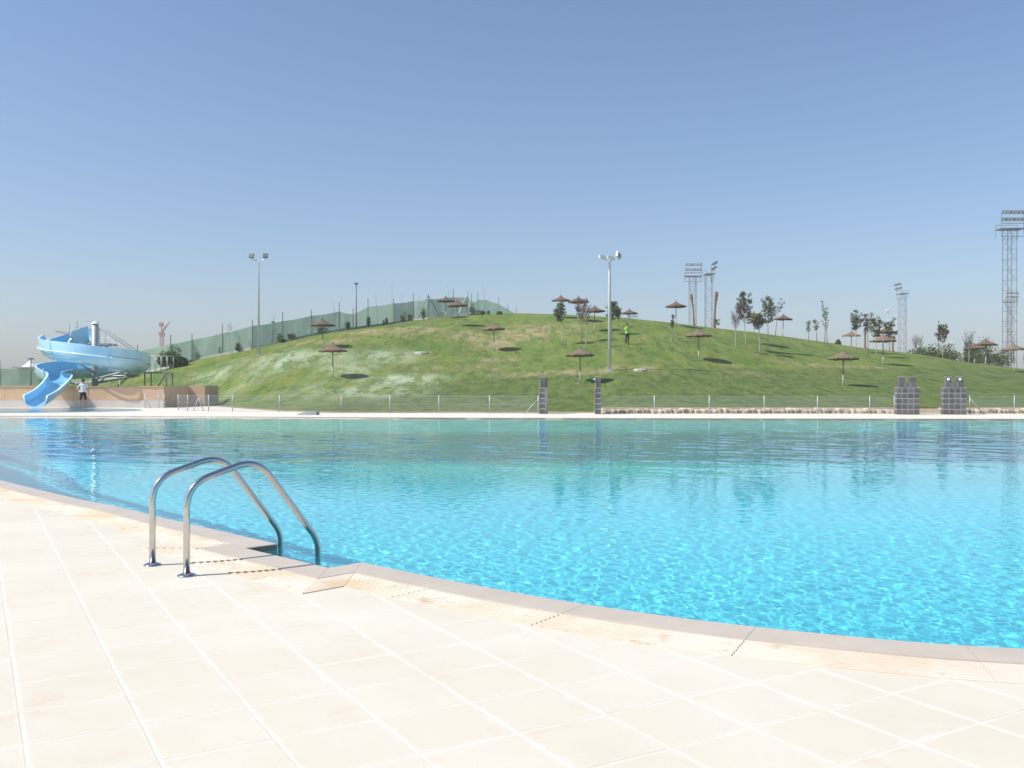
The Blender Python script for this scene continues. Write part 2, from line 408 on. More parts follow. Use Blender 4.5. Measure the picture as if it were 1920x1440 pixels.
# distance to the edge (positive on the deck)
A_, B_ = path, np.roll(path, -1, 0)
def edge_dist(p):
    p = np.asarray(p, float); ab = B_ - A_
    t = np.clip(((p - A_) * ab).sum(1) / (ab * ab).sum(1), 0, 1)
    d = p - (A_ + ab * t[:, None]); dd = np.sqrt((d * d).sum(1)); k = dd.argmin()
    x, y = p; inside = False
    yi, yj = A_[:, 1], B_[:, 1]; cr = (yi > y) != (yj > y)
    xs = A_[:, 0] + (y - yi) / np.where(yj == yi, 1e-9, yj - yi) * (B_[:, 0] - A_[:, 0])
    inside = (np.count_nonzero(cr & (x < xs)) % 2) == 1
    return -dd[k] if inside else dd[k]

# smooth outline without the recess for far rings
def ring(o, ws, zs, mats, name, outline):
    dd1 = outline - np.roll(outline, 1, 0); dd2 = np.roll(outline, -1, 0) - outline
    t = dd1 / np.linalg.norm(dd1, axis=1)[:, None] + dd2 / np.linalg.norm(dd2, axis=1)[:, None]
    n = np.stack([t[:, 1], -t[:, 0]], 1); n /= np.linalg.norm(n, axis=1)[:, None]
    if ((n * (outline - outline.mean(0))).sum(1) < 0).mean() > 0.5: n = -n
    rings = [outline + n * w for w in ws]
    X = np.array([np.append(r[:, 0], r[0, 0]) for r in rings]); Y = np.array([np.append(r[:, 1], r[0, 1]) for r in rings])
    Z = np.zeros_like(X) + np.array(zs)[:, None]
    return X, Y, Z

def norm_up(me):
    if len(me.polygons) and me.polygons[0].normal.z < 0: me.flip_normals()
    return me
# ground sheet to the horizon, with the pool cut out of it
X, Y, Z = ring(None, [2.0, 30, 200, 1500, 9000], [-0.03] * 5, None, '', curve)
link('ground', norm_up(grid_mesh('ground', X, Y, Z, 'dry_ground', False)), kind='structure')
# paved deck (grout bed); tiles lie on it
W0 = 0.12
deckm = MB()
def quadstrip(a, b, za, zb):
    n = len(a)
    vs = [(*p, za) for p in a] + [(*p, zb) for p in b]
    return vs, [(i, (i + 1) % n, n + (i + 1) % n, n + i) for i in range(n)]
deckm.add(*quadstrip(Q(W0), Q(0.60), -0.0009, -0.0009))
Xr, Yr, Zr = ring(None, [0.56, 8, 24], [-0.006] * 3, None, '', curve)
nr = Xr.shape[1] - 1
for k in range(2):
    deckm.add(*quadstrip(np.stack([Xr[k, :nr], Yr[k, :nr]], 1), np.stack([Xr[k + 1, :nr], Yr[k + 1, :nr]], 1), -0.0013, -0.0013))
me = deckm.mesh('deck', 'grout')
for p_ in me.polygons:
    if p_.normal.z < 0: p_.flip()
deck = link('deck', me, kind='structure')

# pool wall and floor
WATER_Z = -0.042
def floor_z(x, y):
    far = 38.2 - 0.06 * x - y                       # distance from the far beach edge
    near_d = np.full_like(x, 0.0)
    beach = -0.022 - 0.085 * np.clip(far, 0, 40) - 0.10 * np.clip(far - 7, 0, 40)
    nearf = -1.5 - 1.1 * sstep((y - 12.5) / 5.0)
    return np.maximum(beach, nearf)
wm = MB(); pz = floor_z(path[:, 0], path[:, 1])
wb = Q(0.0)
n = NP
wm.add([(*p, -0.002) for p in wb] + [(*p, -2.9) for p in wb], [(i, (i + 1) % n, n + (i + 1) % n, n + i) for i in range(n)])
o = wm.build('pool_wall', 'pool_mosaic', kind='structure'); o.cycles.is_caustics_receiver = True
gx, gy = np.meshgrid(np.linspace(-27, 31, 90), np.linspace(3.5, 42, 80))
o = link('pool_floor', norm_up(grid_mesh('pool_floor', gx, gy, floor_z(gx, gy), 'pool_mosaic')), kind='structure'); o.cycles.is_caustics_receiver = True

# water surface: real ripples, finer near the viewer's deck where they can be seen
rng = np.random.default_rng(4)
ys = [3.95]
while ys[-1] < 41.2: ys.append(ys[-1] + max(0.0115, 0.0027 * ys[-1]))
ys = np.array(ys)
uc = np.linspace(-0.88, 0.88, 940)
so = (np.linspace(0, 1, 61)[1:]) ** 1.6
Yw = np.repeat(ys[:, None], len(uc) + 2 * len(so), 1)
Xc = uc[None, :] * ys[:, None]
Rr = Xc[:, -1:] + (31.5 - Xc[:, -1:]) * so[None, :]
Ll = Xc[:, :1] + (-27.5 - Xc[:, :1]) * so[None, ::-1]
Xw = np.concatenate([Ll, Xc, Rr], 1)
Zw = np.full_like(Xw, WATER_Z)
for i in range(72):
    lam = 0.036 * (10 ** (rng.random() ** 1.35)); th = rng.normal(0.75, 1.2); k = 2 * math.pi / lam
    A = 0.00062 * lam * (1.0 if lam < 0.2 else 0.62)
    fade = np.clip(lam / (0.0028 * Yw * 2.2) - 0.7, 0, 1)
    ph = rng.random() * 6.28
    wob = 0.9 * np.sin(Xw * (1.1 + rng.random()) + ph) + 0.9 * np.sin(Yw * (1.3 + rng.random()) + ph * 2)
    Zw += A * fade * np.sin(k * (Xw * math.cos(th) + Yw * math.sin(th)) + ph + wob * 0.8)
for i in range(12):
    lam = 0.45 * (4 ** rng.random()); th = rng.normal(1.3, 0.5); k = 2 * math.pi / lam; ph = rng.random() * 6.28
    fade = sstep((Yw - 11) / 10.0) * np.clip(lam / (0.0036 * Yw * 2.2) - 0.7, 0, 1)
    Zw += 0.0013 * lam * fade * np.sin(k * (Xw * math.cos(th) + Yw * math.sin(th)) + ph + 1.2 * np.sin(Xw * 0.7 + ph) + 0.8 * np.sin(Yw * 0.9 + ph))
o = link('water', grid_mesh('water', Xw, Yw, Zw, 'water'), kind='structure'); o.cycles.is_caustics_caster = True

# ------------------------------------------------------------------ coping and ribbed slabs
cum = np.concatenate([[0], np.cumsum(np.linalg.norm(np.roll(path, -1, 0) - path, axis=1))])
PER = cum[-1]
ext = np.vstack([path, path[:1]]); mext = np.vstack([mit, mit[:1]])
def at_s(s, w):
    s = s % PER; i = min(int(np.searchsorted(cum, s, 'right')) - 1, NP - 1)
    t = (s - cum[i]) / (cum[i + 1] - cum[i])
    return (ext[i] + mext[i] * w) * (1 - t) + (ext[i + 1] + mext[i + 1] * w) * t
def seg_samples(s0, s1):
    ss = [s0] + [c for c in cum if s0 + 0.02 < c < s1 - 0.02] + [s1]
    return ss
sN = [cum[NCORN + k] for k in range(4)]
def breaks(s0, s1, step, off=0.0):
    n = max(1, round((s1 - s0) / step)); return [s0 + (s1 - s0) * k / n for k in range(n + 1)]
def sweep(ss, prof, name, mats, g=0.0012):
    mb = MB(); k = len(prof)
    ss = list(ss); ss[0] += g; ss[-1] -= g
    vs = []
    for s in ss:
        for (w, z) in prof:
            p = at_s(s, w); vs.append((p[0], p[1], z))
    fs = []
    for i in range(len(ss) - 1):
        for j in range(k - 1): fs.append((i * k + j, i * k + j + 1, (i + 1) * k + j + 1, (i + 1) * k + j))
    fs.append(tuple(range(k))); fs.append(tuple((len(ss) - 1) * k + j for j in range(k - 1, -1, -1)))
    mb.add(vs, fs)
    me = mb.mesh(name, mats)
    up = sum(p.normal.z * p.area for p in me.polygons)
    if up < 0: me.flip_normals()
    return link(name, me, deck)
CW, RW = 0.262, 0.30
cprof = [(0.0, -0.045), (0.0, 0.002), (0.004, 0.007), (CW - 0.006, 0.007), (CW - 0.003, -0.02)]
rprof = [(CW, -0.02)]
NR = 7; rw = RW / NR
for k in range(NR):
    b = CW + k * rw
    rprof += [(b + 0.003, -0.004), (b + rw * 0.30, -0.004), (b + rw * 0.42, 0.006), (b + rw * 0.92, 0.006)]
rprof += [(CW + RW, 0.004), (CW + RW + 0.002, -0.02)]
b_all = breaks(sN[3], sN[0] + PER, 0.98)
for s0, s1 in zip(b_all[:-1], b_all[1:]):
    # stay on the smooth edge; handle wrap
    ss = [s0] + [c for c in np.concatenate([cum, cum + PER]) if s0 + 0.03 < c < s1 - 0.03] + [s1]
    o = sweep(ss, cprof, 'coping_stone', 'coping')
    mid = at_s((s0 + s1) / 2, 0)
    if mid[1] < 30: sweep([x for x in ss], rprof, 'ribbed_slab', 'ribbed', 0.0035)
for s0, s1 in ((sN[0], sN[1]), (sN[1], sN[2]), (sN[2], sN[3])):
    sweep([s0, s1], cprof, 'coping_stone', 'coping', 0.001)
    if s0 == sN[1]: sweep([s0, s1], rprof, 'ribbed_slab', 'ribbed', 0.001)
    else: sweep([s0, s1], [(CW, -0.02), (CW + .002, .0055), (CW + RW - .002, .0055), (CW + RW, -.02)], 'ribbed_slab', 'ribbed', 0.001)

# ------------------------------------------------------------------ tiles
TH = RAD(30.0); PT = 0.386; TO = np.array([-2.285, 4.27])
ax = np.array([math.cos(TH), math.sin(TH)]); bx = np.array([math.sin(TH), -math.cos(TH)])
g = 0.0052; hs = PT / 2 - g
tb = MB().add([(-hs, -hs, -0.012), (hs, -hs, -0.012), (hs, hs, -0.012), (-hs, hs, -0.012), (-hs, -hs, -0.001), (hs, -hs, -0.001), (hs, hs, -0.001), (-hs, hs, -0.001),
               (-hs + .003, -hs + .003, 0), (hs - .003, -hs + .003, 0), (hs - .003, hs - .003, 0), (-hs + .003, hs - .003, 0)],
              [(8, 9, 10, 11)] + [(r + i, r + (i + 1) % 4, r + 4 + (i + 1) % 4, r + 4 + i) for r in (0, 4) for i in range(4)])
tile_me = tb.mesh('tile', 'tile')
cand = []
for i in range(-60, 60):
    for j in range(-60, 60):
        c = TO + ax * PT * (i + 0.5) + bx * PT * (j + 0.5)
        if c[1] < -4 or c[1] > 26 or abs(c[0]) > 22: continue
        d = edge_dist(c)
        if d < 0.335 or d > 9: continue
        vis = c[1] > 2.9 and abs(c[0]) < 0.56 * c[1] + 0.3
        cand.append((0 if vis else 1, c[1] if vis else np.hypot(*c), c))
cand.sort(key=lambda t: (t[0], t[1]))
random.seed(3)
for k, (_, _, c) in enumerate(cand[:300]):
    o = bpy.data.objects.new('tile', tile_me); C.objects.link(o); o.parent = deck
    o.location = (c[0], c[1], random.uniform(-0.0003, 0.0003)); o.rotation_euler = (random.gauss(0, 0.0005), random.gauss(0, 0.0005), TH + random.gauss(0, 0.003))
tm = MB(); R3 = Matrix.Rotation(TH, 3, 'Z')
for (_, _, c) in cand[300:]:
    tm.add([R3 @ Vector(v) + Vector((c[0], c[1], 0)) for v in tb.v], tb.f)
tm.build('tile_field', 'tile', deck, kind='stuff')

# ------------------------------------------------------------------ hill
SKX = [-2500, -1200, -300, 0, 75, 150, 200, 258, 320, 370, 415, 485, 525, 587, 625, 670, 720, 803, 881, 969, 1023, 1083, 1125, 1195, 1275, 1347, 1400, 1450, 1495, 1550, 1600, 1650, 1700, 1753, 1796, 1820, 1875, 1920, 2100, 2500, 4200]
SKY = [724, 724, 724, 724, 723, 719, 712, 702, 687, 672, 664, 650, 641, 627, 620, 614, 607, 596, 589, 589, 591.5, 594, 595, 600, 607, 615, 619, 627, 634, 642, 651, 657, 662, 670, 677, 681, 687, 692, 704, 714, 721]
DSX = [-2500, 0, 320, 485, 605, 836, 950, 1050, 1267, 1467, 1661, 1902, 2400, 4200]
DSY = [80, 78, 82, 84, 92, 103, 106, 100, 97, 99, 95, 90, 86, 84]
UT = np.arange(-2500, 4201, 10.0)
def smooth(a, k=5):
    w = np.hanning(2 * k + 3)[1:-1]; w /= w.sum(); return np.convolve(np.pad(a, k, 'edge'), w, 'valid')
S_tab = smooth(np.interp(UT, SKX, SKY), 3); D_tab = smooth(np.interp(UT, DSX, DSY), 9)
Y0_tab = smooth(np.interp(UT, [-2500, 300, 309, 357, 381, 402, 440, 520, 620, 4200], [57.6, 57.6, 58.0, 61.8, 61.8, 62.0, 56.5, 49, 45.6, 45.6]), 2)
LIFT = 0.24 * sstep((UT - 1125) / 40)
def prof(Yv, Y0, Dc):
    t = (Yv - Y0) / (Dc - Y0)
    up = sstep(np.clip(t, 0, 1)) ** 1.12
    return np.where(Yv <= Dc, up, 1 - sstep((Yv - Dc) / 75.0))
Z_tab = np.zeros_like(UT)
Yl = np.linspace(45, 150, 420)
for i in range(len(UT)):
    Dc = D_tab[i] * 1.05; tgt = (HOR - S_tab[i]) / F
    g_ = prof(Yl, Y0_tab[i], Dc); lo, hi = 0.0, 30.0
    for _ in range(40):
        mdl = (lo + hi) / 2
        if ((LIFT[i] + 0.02 + mdl * g_ - EYE) / Yl).max() > tgt: hi = mdl
        else: lo = mdl
    Z_tab[i] = lo
Z_tab = smooth(Z_tab, 4)
def terrain(X, Y):
    X = np.asarray(X, float); Y = np.asarray(Y, float)
    u = 960 + F * X / Y
    Y0 = np.interp(u, UT, Y0_tab); Dc = np.interp(u, UT, D_tab) * 1.05; zc = np.interp(u, UT, Z_tab)
    z = np.interp(u, UT, LIFT) + 0.02 + zc * prof(Y, Y0, Dc)
    und = 0.10 * np.sin(X * 0.21 + 1.3 * np.sin(Y * 0.13)) + 0.07 * np.sin(Y * 0.37 + X * 0.11 + 2)
    return z + und * sstep((Y - Y0 - 2) / 12.0) * np.clip(zc / 6, 0.1, 1)
def tz(X, Y): return float(terrain(X, Y))
def cast(px, py):
    """the spot on the hill seen at photo pixel (px, py)"""
    Yv = np.linspace(44, 150, 4000); X = (px - 960) / F * Yv
    yp = HOR - (terrain(X, Yv) - EYE) / Yv * F
    k = np.nonzero((yp <= py) & (Yv > np.interp(px, UT, Y0_tab)))[0]
    i = k[0] if len(k) else int(yp.argmin())
    return Vector((X[i], Yv[i], tz(X[i], Yv[i])))
def on(px, Y): X = (px - 960) / F * Y; return Vector((X, Y, tz(X, Y)))

uu = np.concatenate([np.arange(-2400, -100, 60), np.arange(-100, 2000, 9), np.arange(2000, 4100, 60)]).astype(float)
ss = np.concatenate([np.linspace(0, 0.45, 190), np.linspace(0.45, 1, 70)[1:]])
Y0u = np.interp(uu, UT, Y0_tab)
Yg = Y0u[None, :] + ss[:, None] * (185 - Y0u)[None, :]
Xg = (uu[None, :] - 960) / F * Yg
Zg = terrain(Xg, Yg)
me = norm_up(grid_mesh('hill', Xg, Yg, Zg, 'grass'))
ux = (960 + F * Xg / Yg)
def blobs(lst):
    out = np.zeros_like(Xg)
    for (px, py, rx, ry, w) in lst:
        c0 = cast(px, py); rxm = rx * c0.y / F
        rym = max(1.0, abs(cast(px, py - ry).y - c0.y), abs(cast(px, py + ry).y - c0.y))
        out = np.maximum(out, w * np.exp(-(((Xg - c0.x) / rxm) ** 2 + ((Yg - c0.y) / rym) ** 2)))
    return out
dry = blobs([(775, 618, 60, 6, .9), (700, 622, 60, 5, .75), (930, 640, 55, 14, .75), (1000, 620, 60, 12, .95), (880, 630, 40, 10, .7), (640, 640, 60, 6, .55), (1060, 615, 50, 8, .6), (1150, 690, 60, 5, .55), (925, 675, 60, 5, .55), (1540, 685, 70, 2.5, .62), (1620, 688, 60, 2, .7), (1075, 698, 70, 1.6, .85), (980, 703, 70, 1.6, .7), (1210, 690, 40, 5, .55), (560, 645, 50, 5, .5), (480, 672, 40, 6, .5), (1360, 683, 40, 4, .5), (1400, 700, 50, 6, .4), (900, 690, 60, 8, .5), (800, 690, 50, 6, .45)])
seed = blobs([(530, 674, 60, 16, .9), (600, 668, 80, 16, .7), (750, 712, 85, 11, .95), (690, 735, 120, 14, .7), (650, 690, 70, 18, .62), (720, 668, 80, 16, .68), (400, 705, 60, 18, .62), (800, 705, 35, 5, .6), (460, 720, 60, 16, .4), (580, 730, 80, 14, .45)])
yb = np.interp(ux, [-3000, 560, 700, 830, 900, 1143, 1340, 1500, 1700, 1920, 4200], [775, 770, 742, 716, 706, 699, 692, 690, 690, 695, 705])
yp = HOR - (Zg - EYE) / Yg * F
tb_ = np.zeros_like(Xg)
for j in range(len(uu)):            # world depth at which the damp foot of the hill begins
    r = np.nonzero(yp[:, j] <= yb[0, j])[0]; tb_[:, j] = Yg[r[0], j] if len(r) else Yg[-1, j]
low = sstep((tb_ - Yg) / 2.2 + 0.5) * 0.95
soil = np.exp(-((Yg - Y0u[None, :]) / 1.3) ** 2) * np.where((ux > 380), 1.0, 0.35) * np.where(ux > 1130, 0.55, 1)
for nm, arr in (('dry', dry), ('seed', seed), ('low', low), ('soil', soil)):
    at = me.attributes.new(nm, 'FLOAT', 'POINT'); at.data.foreach_set('value', arr.reshape(-1).astype(np.float32))
link('hill', me, kind='structure')

# ================================================================== things
def child_copy(src_root, loc, rz=0.0, scale=1.0):
    r = src_root.copy(); C.objects.link(r); r.location = loc; r.rotation_euler = (0, 0, rz); r.scale = (scale,) * 3
    for ch in list(src_root.children):
        c = ch.copy(); C.objects.link(c); c.parent = r
        for g2 in list(ch.children):
            d = g2.copy(); C.objects.link(d); d.parent = c
    return r

# ------------------------------------------------------------------ ladder
def fillet(pts, rad, n=7):
    pts = [Vector(p) for p in pts]; out = [pts[0]]
    for i in range(1, len(pts) - 1):
        a, b, c = pts[i - 1], pts[i], pts[i + 1]
        u, v = (a - b).normalized(), (c - b).normalized()
        r = min(rad[i - 1], (a - b).length * 0.49, (c - b).length * 0.49)
        p0, p1 = b + u * r, b + v * r
        for k in range(n + 1):
            t = k / n; out.append(p0 * (1 - t) ** 2 + b * 2 * t * (1 - t) + p1 * t * t)
    out.append(pts[-1]); return out
lad = empty('pool_ladder', (-2.154, 6.18, 0), 'polished steel pool ladder with two bent handrails at the pool edge', 'pool ladder', rz=RAD(45))
# local x runs towards the water, local y along the edge (away from the viewer side rail)
for yy in (0.0, 0.52):
    pts = fillet([(0, yy, 0.0), (0, yy, 0.605), (0.52, yy, 0.75), (1.02, yy, 0.115), (1.02, yy, -1.12)], [0.17, 0.17, 0.09], 9)
    r_ = MB().tube(pts, 0.0222, 20).build('handrail', 'steel', lad, True)
    MB().lathe([(0.0, 0.022), (0.028, 0.021), (0.040, 0.017), (0.058, 0.010), (0.062, 0.005), (0.062, 0.0)], 28, (0, yy, 0.0)).build('base_flange', 'steel', lad, True)
for zz in (-0.32, -0.60, -0.88):
    MB().box((1.00, 0.26, zz), (0.085, 0.48, 0.028), bev=0.008).build('tread', 'steel', lad)

# ------------------------------------------------------------------ thatched parasols
random.seed(11)
def make_parasol(seed_, m_th):
    rnd = random.Random(seed_)
    n = 44
    J = [(rnd.uniform(-0.06, 0.045), rnd.uniform(-0.04, 0.02)) for _ in range(n)]
    J2 = [(rnd.uniform(-0.02, 0.02), rnd.uniform(-0.012, 0.012)) for _ in range(n)]
    prof_ = [(0.05, 2.36), (0.14, 2.30), (0.32, 2.175), (0.56, 2.065), (0.80, 1.985), (0.985, 1.92), (1.0, 1.845), (0.95, 1.82), (0.5, 1.97), (0.06, 2.10)]
    def jit(i, k):
        if i in (5, 6, 7): return J[k][0], J[k][1] * (1.6 if i == 6 else 1)
        if 1 <= i <= 4: return J2[(k * (i + 1)) % n][0] * 0.5, J2[k][1] * (0.6 + 0.4 * (k % 2))
        return (0, 0)
    can = MB().lathe(prof_, n, jit=jit).mesh('canopy', m_th)
    cap = MB().lathe([(0.085, 2.27), (0.07, 2.34), (0.05, 2.39), (0.062, 2.45), (0.045, 2.475), (0.0, 2.48)], 12, jit=lambda i, k: (rnd.uniform(-.008, .008), rnd.uniform(-.01, .01))).mesh('top_tuft', m_th)
    pole = MB().tube([(0, 0, 0.75), (0, 0, 2.2)], 0.038, 10).mesh('pole', 'umb_pole', True)
    slv = MB().tube([(0, 0, -0.25), (0, 0, 0.76)], 0.047, 10).mesh('sleeve', 'umb_sleeve', True)
    rib = MB()
    for k in range(8):
        an = k * math.pi / 4
        rib.tube([(0.04 * math.cos(an), 0.04 * math.sin(an), 2.12), (0.93 * math.cos(an), 0.93 * math.sin(an), 1.868)], 0.012, 5)
    rib = rib.mesh('rib_frame', 'umb_pole')
    return can, cap, pole, slv, rib
PAR = [make_parasol(5, 'thatch'), make_parasol(8, 'thatch_grey'), make_parasol(21, 'thatch')]
def parasol(loc, label, k, sc_=1.0, tilt=0.0):
    can, cap, pole, slv, rib = PAR[k]
    r = empty('thatched_parasol', loc, label, 'parasol', 'thatched parasols on the hill', rz=random.uniform(0, 6.28))
    r.scale = (sc_,) * 3; r.rotation_euler[0] = tilt
    c = link('canopy', can, r); link('top_tuft', cap, c); link('rib_frame', rib, c)
    p = link('pole', pole, r); link('sleeve', slv, p)
    return r
W_UMB = 2.0
UMB = [  # base pixel, width in pixels or None, depth override, variant, label
    (605, 652, None, 0, 'upslope one of two thatched parasols between the floodlight pole and green net fence'),
    (624, 708, None, 1, 'thatched parasol on the pale seeded grass between two floodlight poles'),
    (836, 597, None, 0, 'thatched parasol on the hilltop right against the green net fence'),
    (859, 611, None, 0, 'thatched parasol just below the one against the hilltop net fence'),
    (927, 658, None, 1, 'greyish thatched parasol standing among bare brown patches of the hill'),
    (1052, 597, None, 2, 'thatched parasol on the hill crest behind a thin leafy sapling'),
    (1084, 603, None, 2, 'thatched parasol on the crest half hidden by a red leaved sapling'),
    (1115, 621, None, 0, 'thatched parasol on the upper slope close to the white triple floodlight pole'),
    (1088, 717, None, 1, 'thatched parasol low on the slope behind the pair of slim block pillars'),
    (1180, 0, 112, 2, 'thatched parasol mostly sunk behind the crest above the person in yellow vest'),
    (1267.5, 611, None, 2, 'lone thatched parasol on the crest beside the pruned palm trunks'),
    (1310, 676, None, 1, 'thatched parasol on open mid slope below the pruned palm trunks'),
    (1424, 645, None, 2, 'thatched parasol standing among the cluster of young trees'),
    (1414, 0, 106, 0, 'thatched parasol sunk behind the crest by the cluster of young trees'),
    (1467.5, 629, None, 0, 'thatched parasol on the crest just past the cluster of young trees'),
    (1580.5, 724, None, 1, 'thatched parasol low on the damp green slope near the wide block pillars'),
    (1596, 0, 110, 1, 'thatched parasol sunk behind the crest in front of a short palm stump'),
    (1661, 655, None, 2, 'dark thatched parasol upslope of a close neighbour beside young trees'),
    (1656, 684, None, 1, 'thatched parasol downslope of a close neighbour beside young trees'),
    (1848, 683, None, 0, 'thatched parasol in front of the round green bushes'),
    (1827, 0, 100, 2, 'low thatched parasol sunk behind the slope by the bare twiggy sapling'),
    (1902, 697, None, 1, 'thatched parasol in front of the tallest floodlight mast'),
]
for k, (px, py, Yd_, v, lb) in enumerate(UMB):
    loc = on(px, Yd_) if Yd_ else cast(px, py)
    if Yd_:      # behind the crest: on its own ground there
        loc.z = max(loc.z, {1180: 6.9, 1414: 5.4, 1596: 3.9, 1827: 2.35}[px] - 0.0)
        if loc.z > tz(loc.x, loc.y) + 0.05: loc.z = tz(loc.x, loc.y)
    parasol(loc, lb, v, random.uniform(0.95, 1.05), random.uniform(-0.05, 0.05))

# ------------------------------------------------------------------ trees and shrubs
def leaf_quads(mb, c, r, n, size, rnd, mi=0, flat=1.0):
    for _ in range(n):
        while True:
            p = Vector((rnd.uniform(-1, 1), rnd.uniform(-1, 1), rnd.uniform(-1, 1)))
            if p.length < 1: break
        p = Vector(c) + Vector((p.x * r[0], p.y * r[1], p.z * r[2]))
        s = size * rnd.uniform(0.6, 1.3)
        ax_ = Vector((rnd.gauss(0, 1), rnd.gauss(0, 1), rnd.gauss(0, 1) * 0.6)).normalized()
        b_ = ax_.cross(Vector((rnd.gauss(0, 1), rnd.gauss(0, 1), rnd.gauss(0, 1)))).normalized()
        mb.add([p - ax_ * s, p + b_ * s * 0.45, p + ax_ * s, p - b_ * s * 0.45], [(0, 1, 2, 3)], mi)

def sapling(base, H, crown0, cw, style, label, lean=(0, 0), seed_=0, pale=False, dens=1.0, name='young_tree'):
    """H total height, crown0 height where the crown begins, cw crown radius"""
    rnd = random.Random(seed_)
    t = empty(name, base, label, 'tree', 'young trees on the hill')
    tw = MB(); br = MB()
    top = Vector((lean[0], lean[1], H * 0.93))
    pts = [Vector((top.x * (k / 5) ** 1.3 + rnd.uniform(-.02, .02), top.y * (k / 5) ** 1.3, -0.1 + (H * 0.93 + 0.1) * k / 5)) for k in range(6)]
    tw.tube(pts, [0.042, 0.036, 0.03, 0.024, 0.016, 0.006], 7).build('trunk', 'bark_pale' if pale else 'bark', t, True)
    leaves = MB()
    nb = {'bare': 34, 'purple': 26, 'green': 20, 'mixed': 28, 'sparse': 10, 'drygreen': 24}[style]
    for k in range(nb):
        z0 = crown0 + (H * 0.9 - crown0) * rnd.random() ** 1.2 * 0.85
        f_ = z0 / (H * 0.93); p0 = Vector((top.x * f_ ** 1.3, top.y * f_ ** 1.3, z0))
        an = rnd.uniform(0, 6.28); up = (0.85 if style in ('bare', 'purple') else 0.6)
        ln = cw * rnd.uniform(0.55, 1.15) * (1.0 if style in ('bare', 'purple') else 1.15 - 0.65 * (z0 - crown0) / max(H - crown0, .1))
        q1 = p0 + Vector((math.cos(an) * ln * 0.65, math.sin(an) * ln * 0.65, ln * up * 0.9))
        q2 = p0 + Vector((math.cos(an) * ln * 0.95, math.sin(an) * ln * 0.95, ln * up * 1.9 + 0.1))
        q2.z = min(q2.z, H)
        br.tube([p0, q1, q2], [0.014, 0.009, 0.004], 4, caps=False)
        if style in ('bare',):
            for _ in range(3):
                q3 = q1 + Vector((rnd.uniform(-.25, .25), rnd.uniform(-.25, .25), rnd.uniform(.2, .6)))
                br.tube([q1, q3], [0.006, 0.003], 3, caps=False)
            leaf_quads(leaves, q2, (.12, .12, .18), int(3 * dens), 0.05, rnd)
        else:
            nl = {'purple': 15, 'green': 28, 'mixed': 28, 'sparse': 14, 'drygreen': 28}[style]
            rr = {'sparse': 0.13}.get(style, 0.2)
            mi = 0
            if style == 'mixed': mi = 1 if (z0 < crown0 + (H - crown0) * 0.35 or rnd.random() < 0.12) else 0
            leaf_quads(leaves, q2, (rr, rr, rr * 0.9), int(nl * dens * 0.9), 0.085, rnd, mi)
            leaf_quads(leaves, q1, (rr * .8, rr * .8, rr * 0.7), int(nl * dens * 0.5), 0.075, rnd, mi)
    if style in ('green', 'mixed', 'drygreen'):
        for k in range(int(14 * dens)):
            z0 = crown0 + (H - crown0) * (0.12 + 0.88 * rnd.random()); f_ = min(1, z0 / (H * 0.93)); sp_r = cw * 0.55 * (1.1 - 0.8 * (z0 - crown0) / (H - crown0))
            pc = (top.x * f_ ** 1.3 + rnd.uniform(-sp_r, sp_r), top.y + rnd.uniform(-sp_r, sp_r), z0)
            leaf_quads(leaves, pc, (.17, .17, .13), int(20 * dens), 0.085, rnd, 1 if (style == 'mixed' and z0 < crown0 + (H - crown0) * .38) else 0)
    br.build('limbs', 'twig', t, kind='stuff')
    ms = {'bare': ['leaf_purple'], 'purple': ['leaf_purple'], 'green': ['leaf_green'], 'mixed': ['leaf_green', 'leaf_purple'], 'sparse': ['leaf_green'], 'drygreen': ['leaf_dry']}[style]
    leaves.build('crown', ms, t)
    return t
def tree_px(px, base_y, top_y, crown_y, cwpx, style, label, Yd_=None, lean=0.0, **kw):
    b = on(px, Yd_) if Yd_ else cast(px, base_y)
    s = b.y / F
    if Yd_: base_y = HOR - (b.z - EYE) / b.y * F
    return sapling(b, (base_y - top_y) * s, (base_y - crown_y) * s, cwpx * s, style, label, lean=(lean * s, 0), **kw)
tree_px(1053, 649, 565, 607, 11, 'green', 'thin leafy sapling in front of a crest parasol', seed_=1, pale=True)
tree_px(1090.5, 642, 564, 604, 11, 'purple', 'red leaved sapling covering part of a crest parasol', seed_=2)
tree_px(1099, 656, 575, 612, 11, 'bare', 'grey twiggy sapling just downslope of the red leaved one', seed_=3, pale=True)
tree_px(1147, 628, 567, 603, 10, 'green', 'bushy sapling right behind the white triple floodlight pole', seed_=4)
tree_px(1159, 612, 577, 598, 6, 'green', 'small round topped sapling between floodlight pole and sunken parasol', seed_=5)
tree_px(1261, 640, 586, 620, 5, 'sparse', 'nearly leafless stick of a sapling by the lone crest parasol', seed_=6)
tree_px(1379, 659, 582, 618, 10, 'bare', 'bare twiggy sapling in front of the big two coloured tree', seed_=7, pale=True)
tree_px(1399, 656, 548, 608, 17, 'mixed', 'tallest young tree with green top and purple lower leaves', seed_=8, pale=True, dens=1.3, lean=-8)
tree_px(1425, 665, 590, 622, 13, 'drygreen', 'olive leaved sapling in front of the clustered parasol, white trunk', seed_=9, pale=True, lean=-4)
tree_px(1440, 659, 557, 612, 15, 'green', 'slender green sapling with airy crown and white trunk', seed_=10, pale=True, dens=1.1)
tree_px(1454, 629, 561, 590, 11, 'sparse', 'wispy sapling on the crest beside the cluster of young trees', seed_=11, lean=6)
tree_px(1551, 642, 551, 620, 6, 'sparse', 'tall thin leaning sapling alone on the descending crest', seed_=12, lean=-10)
tree_px(1546, 0, 556, 620, 5, 'sparse', 'thin forked stem close behind the tall leaning sapling', Yd_=104, seed_=13, lean=3)
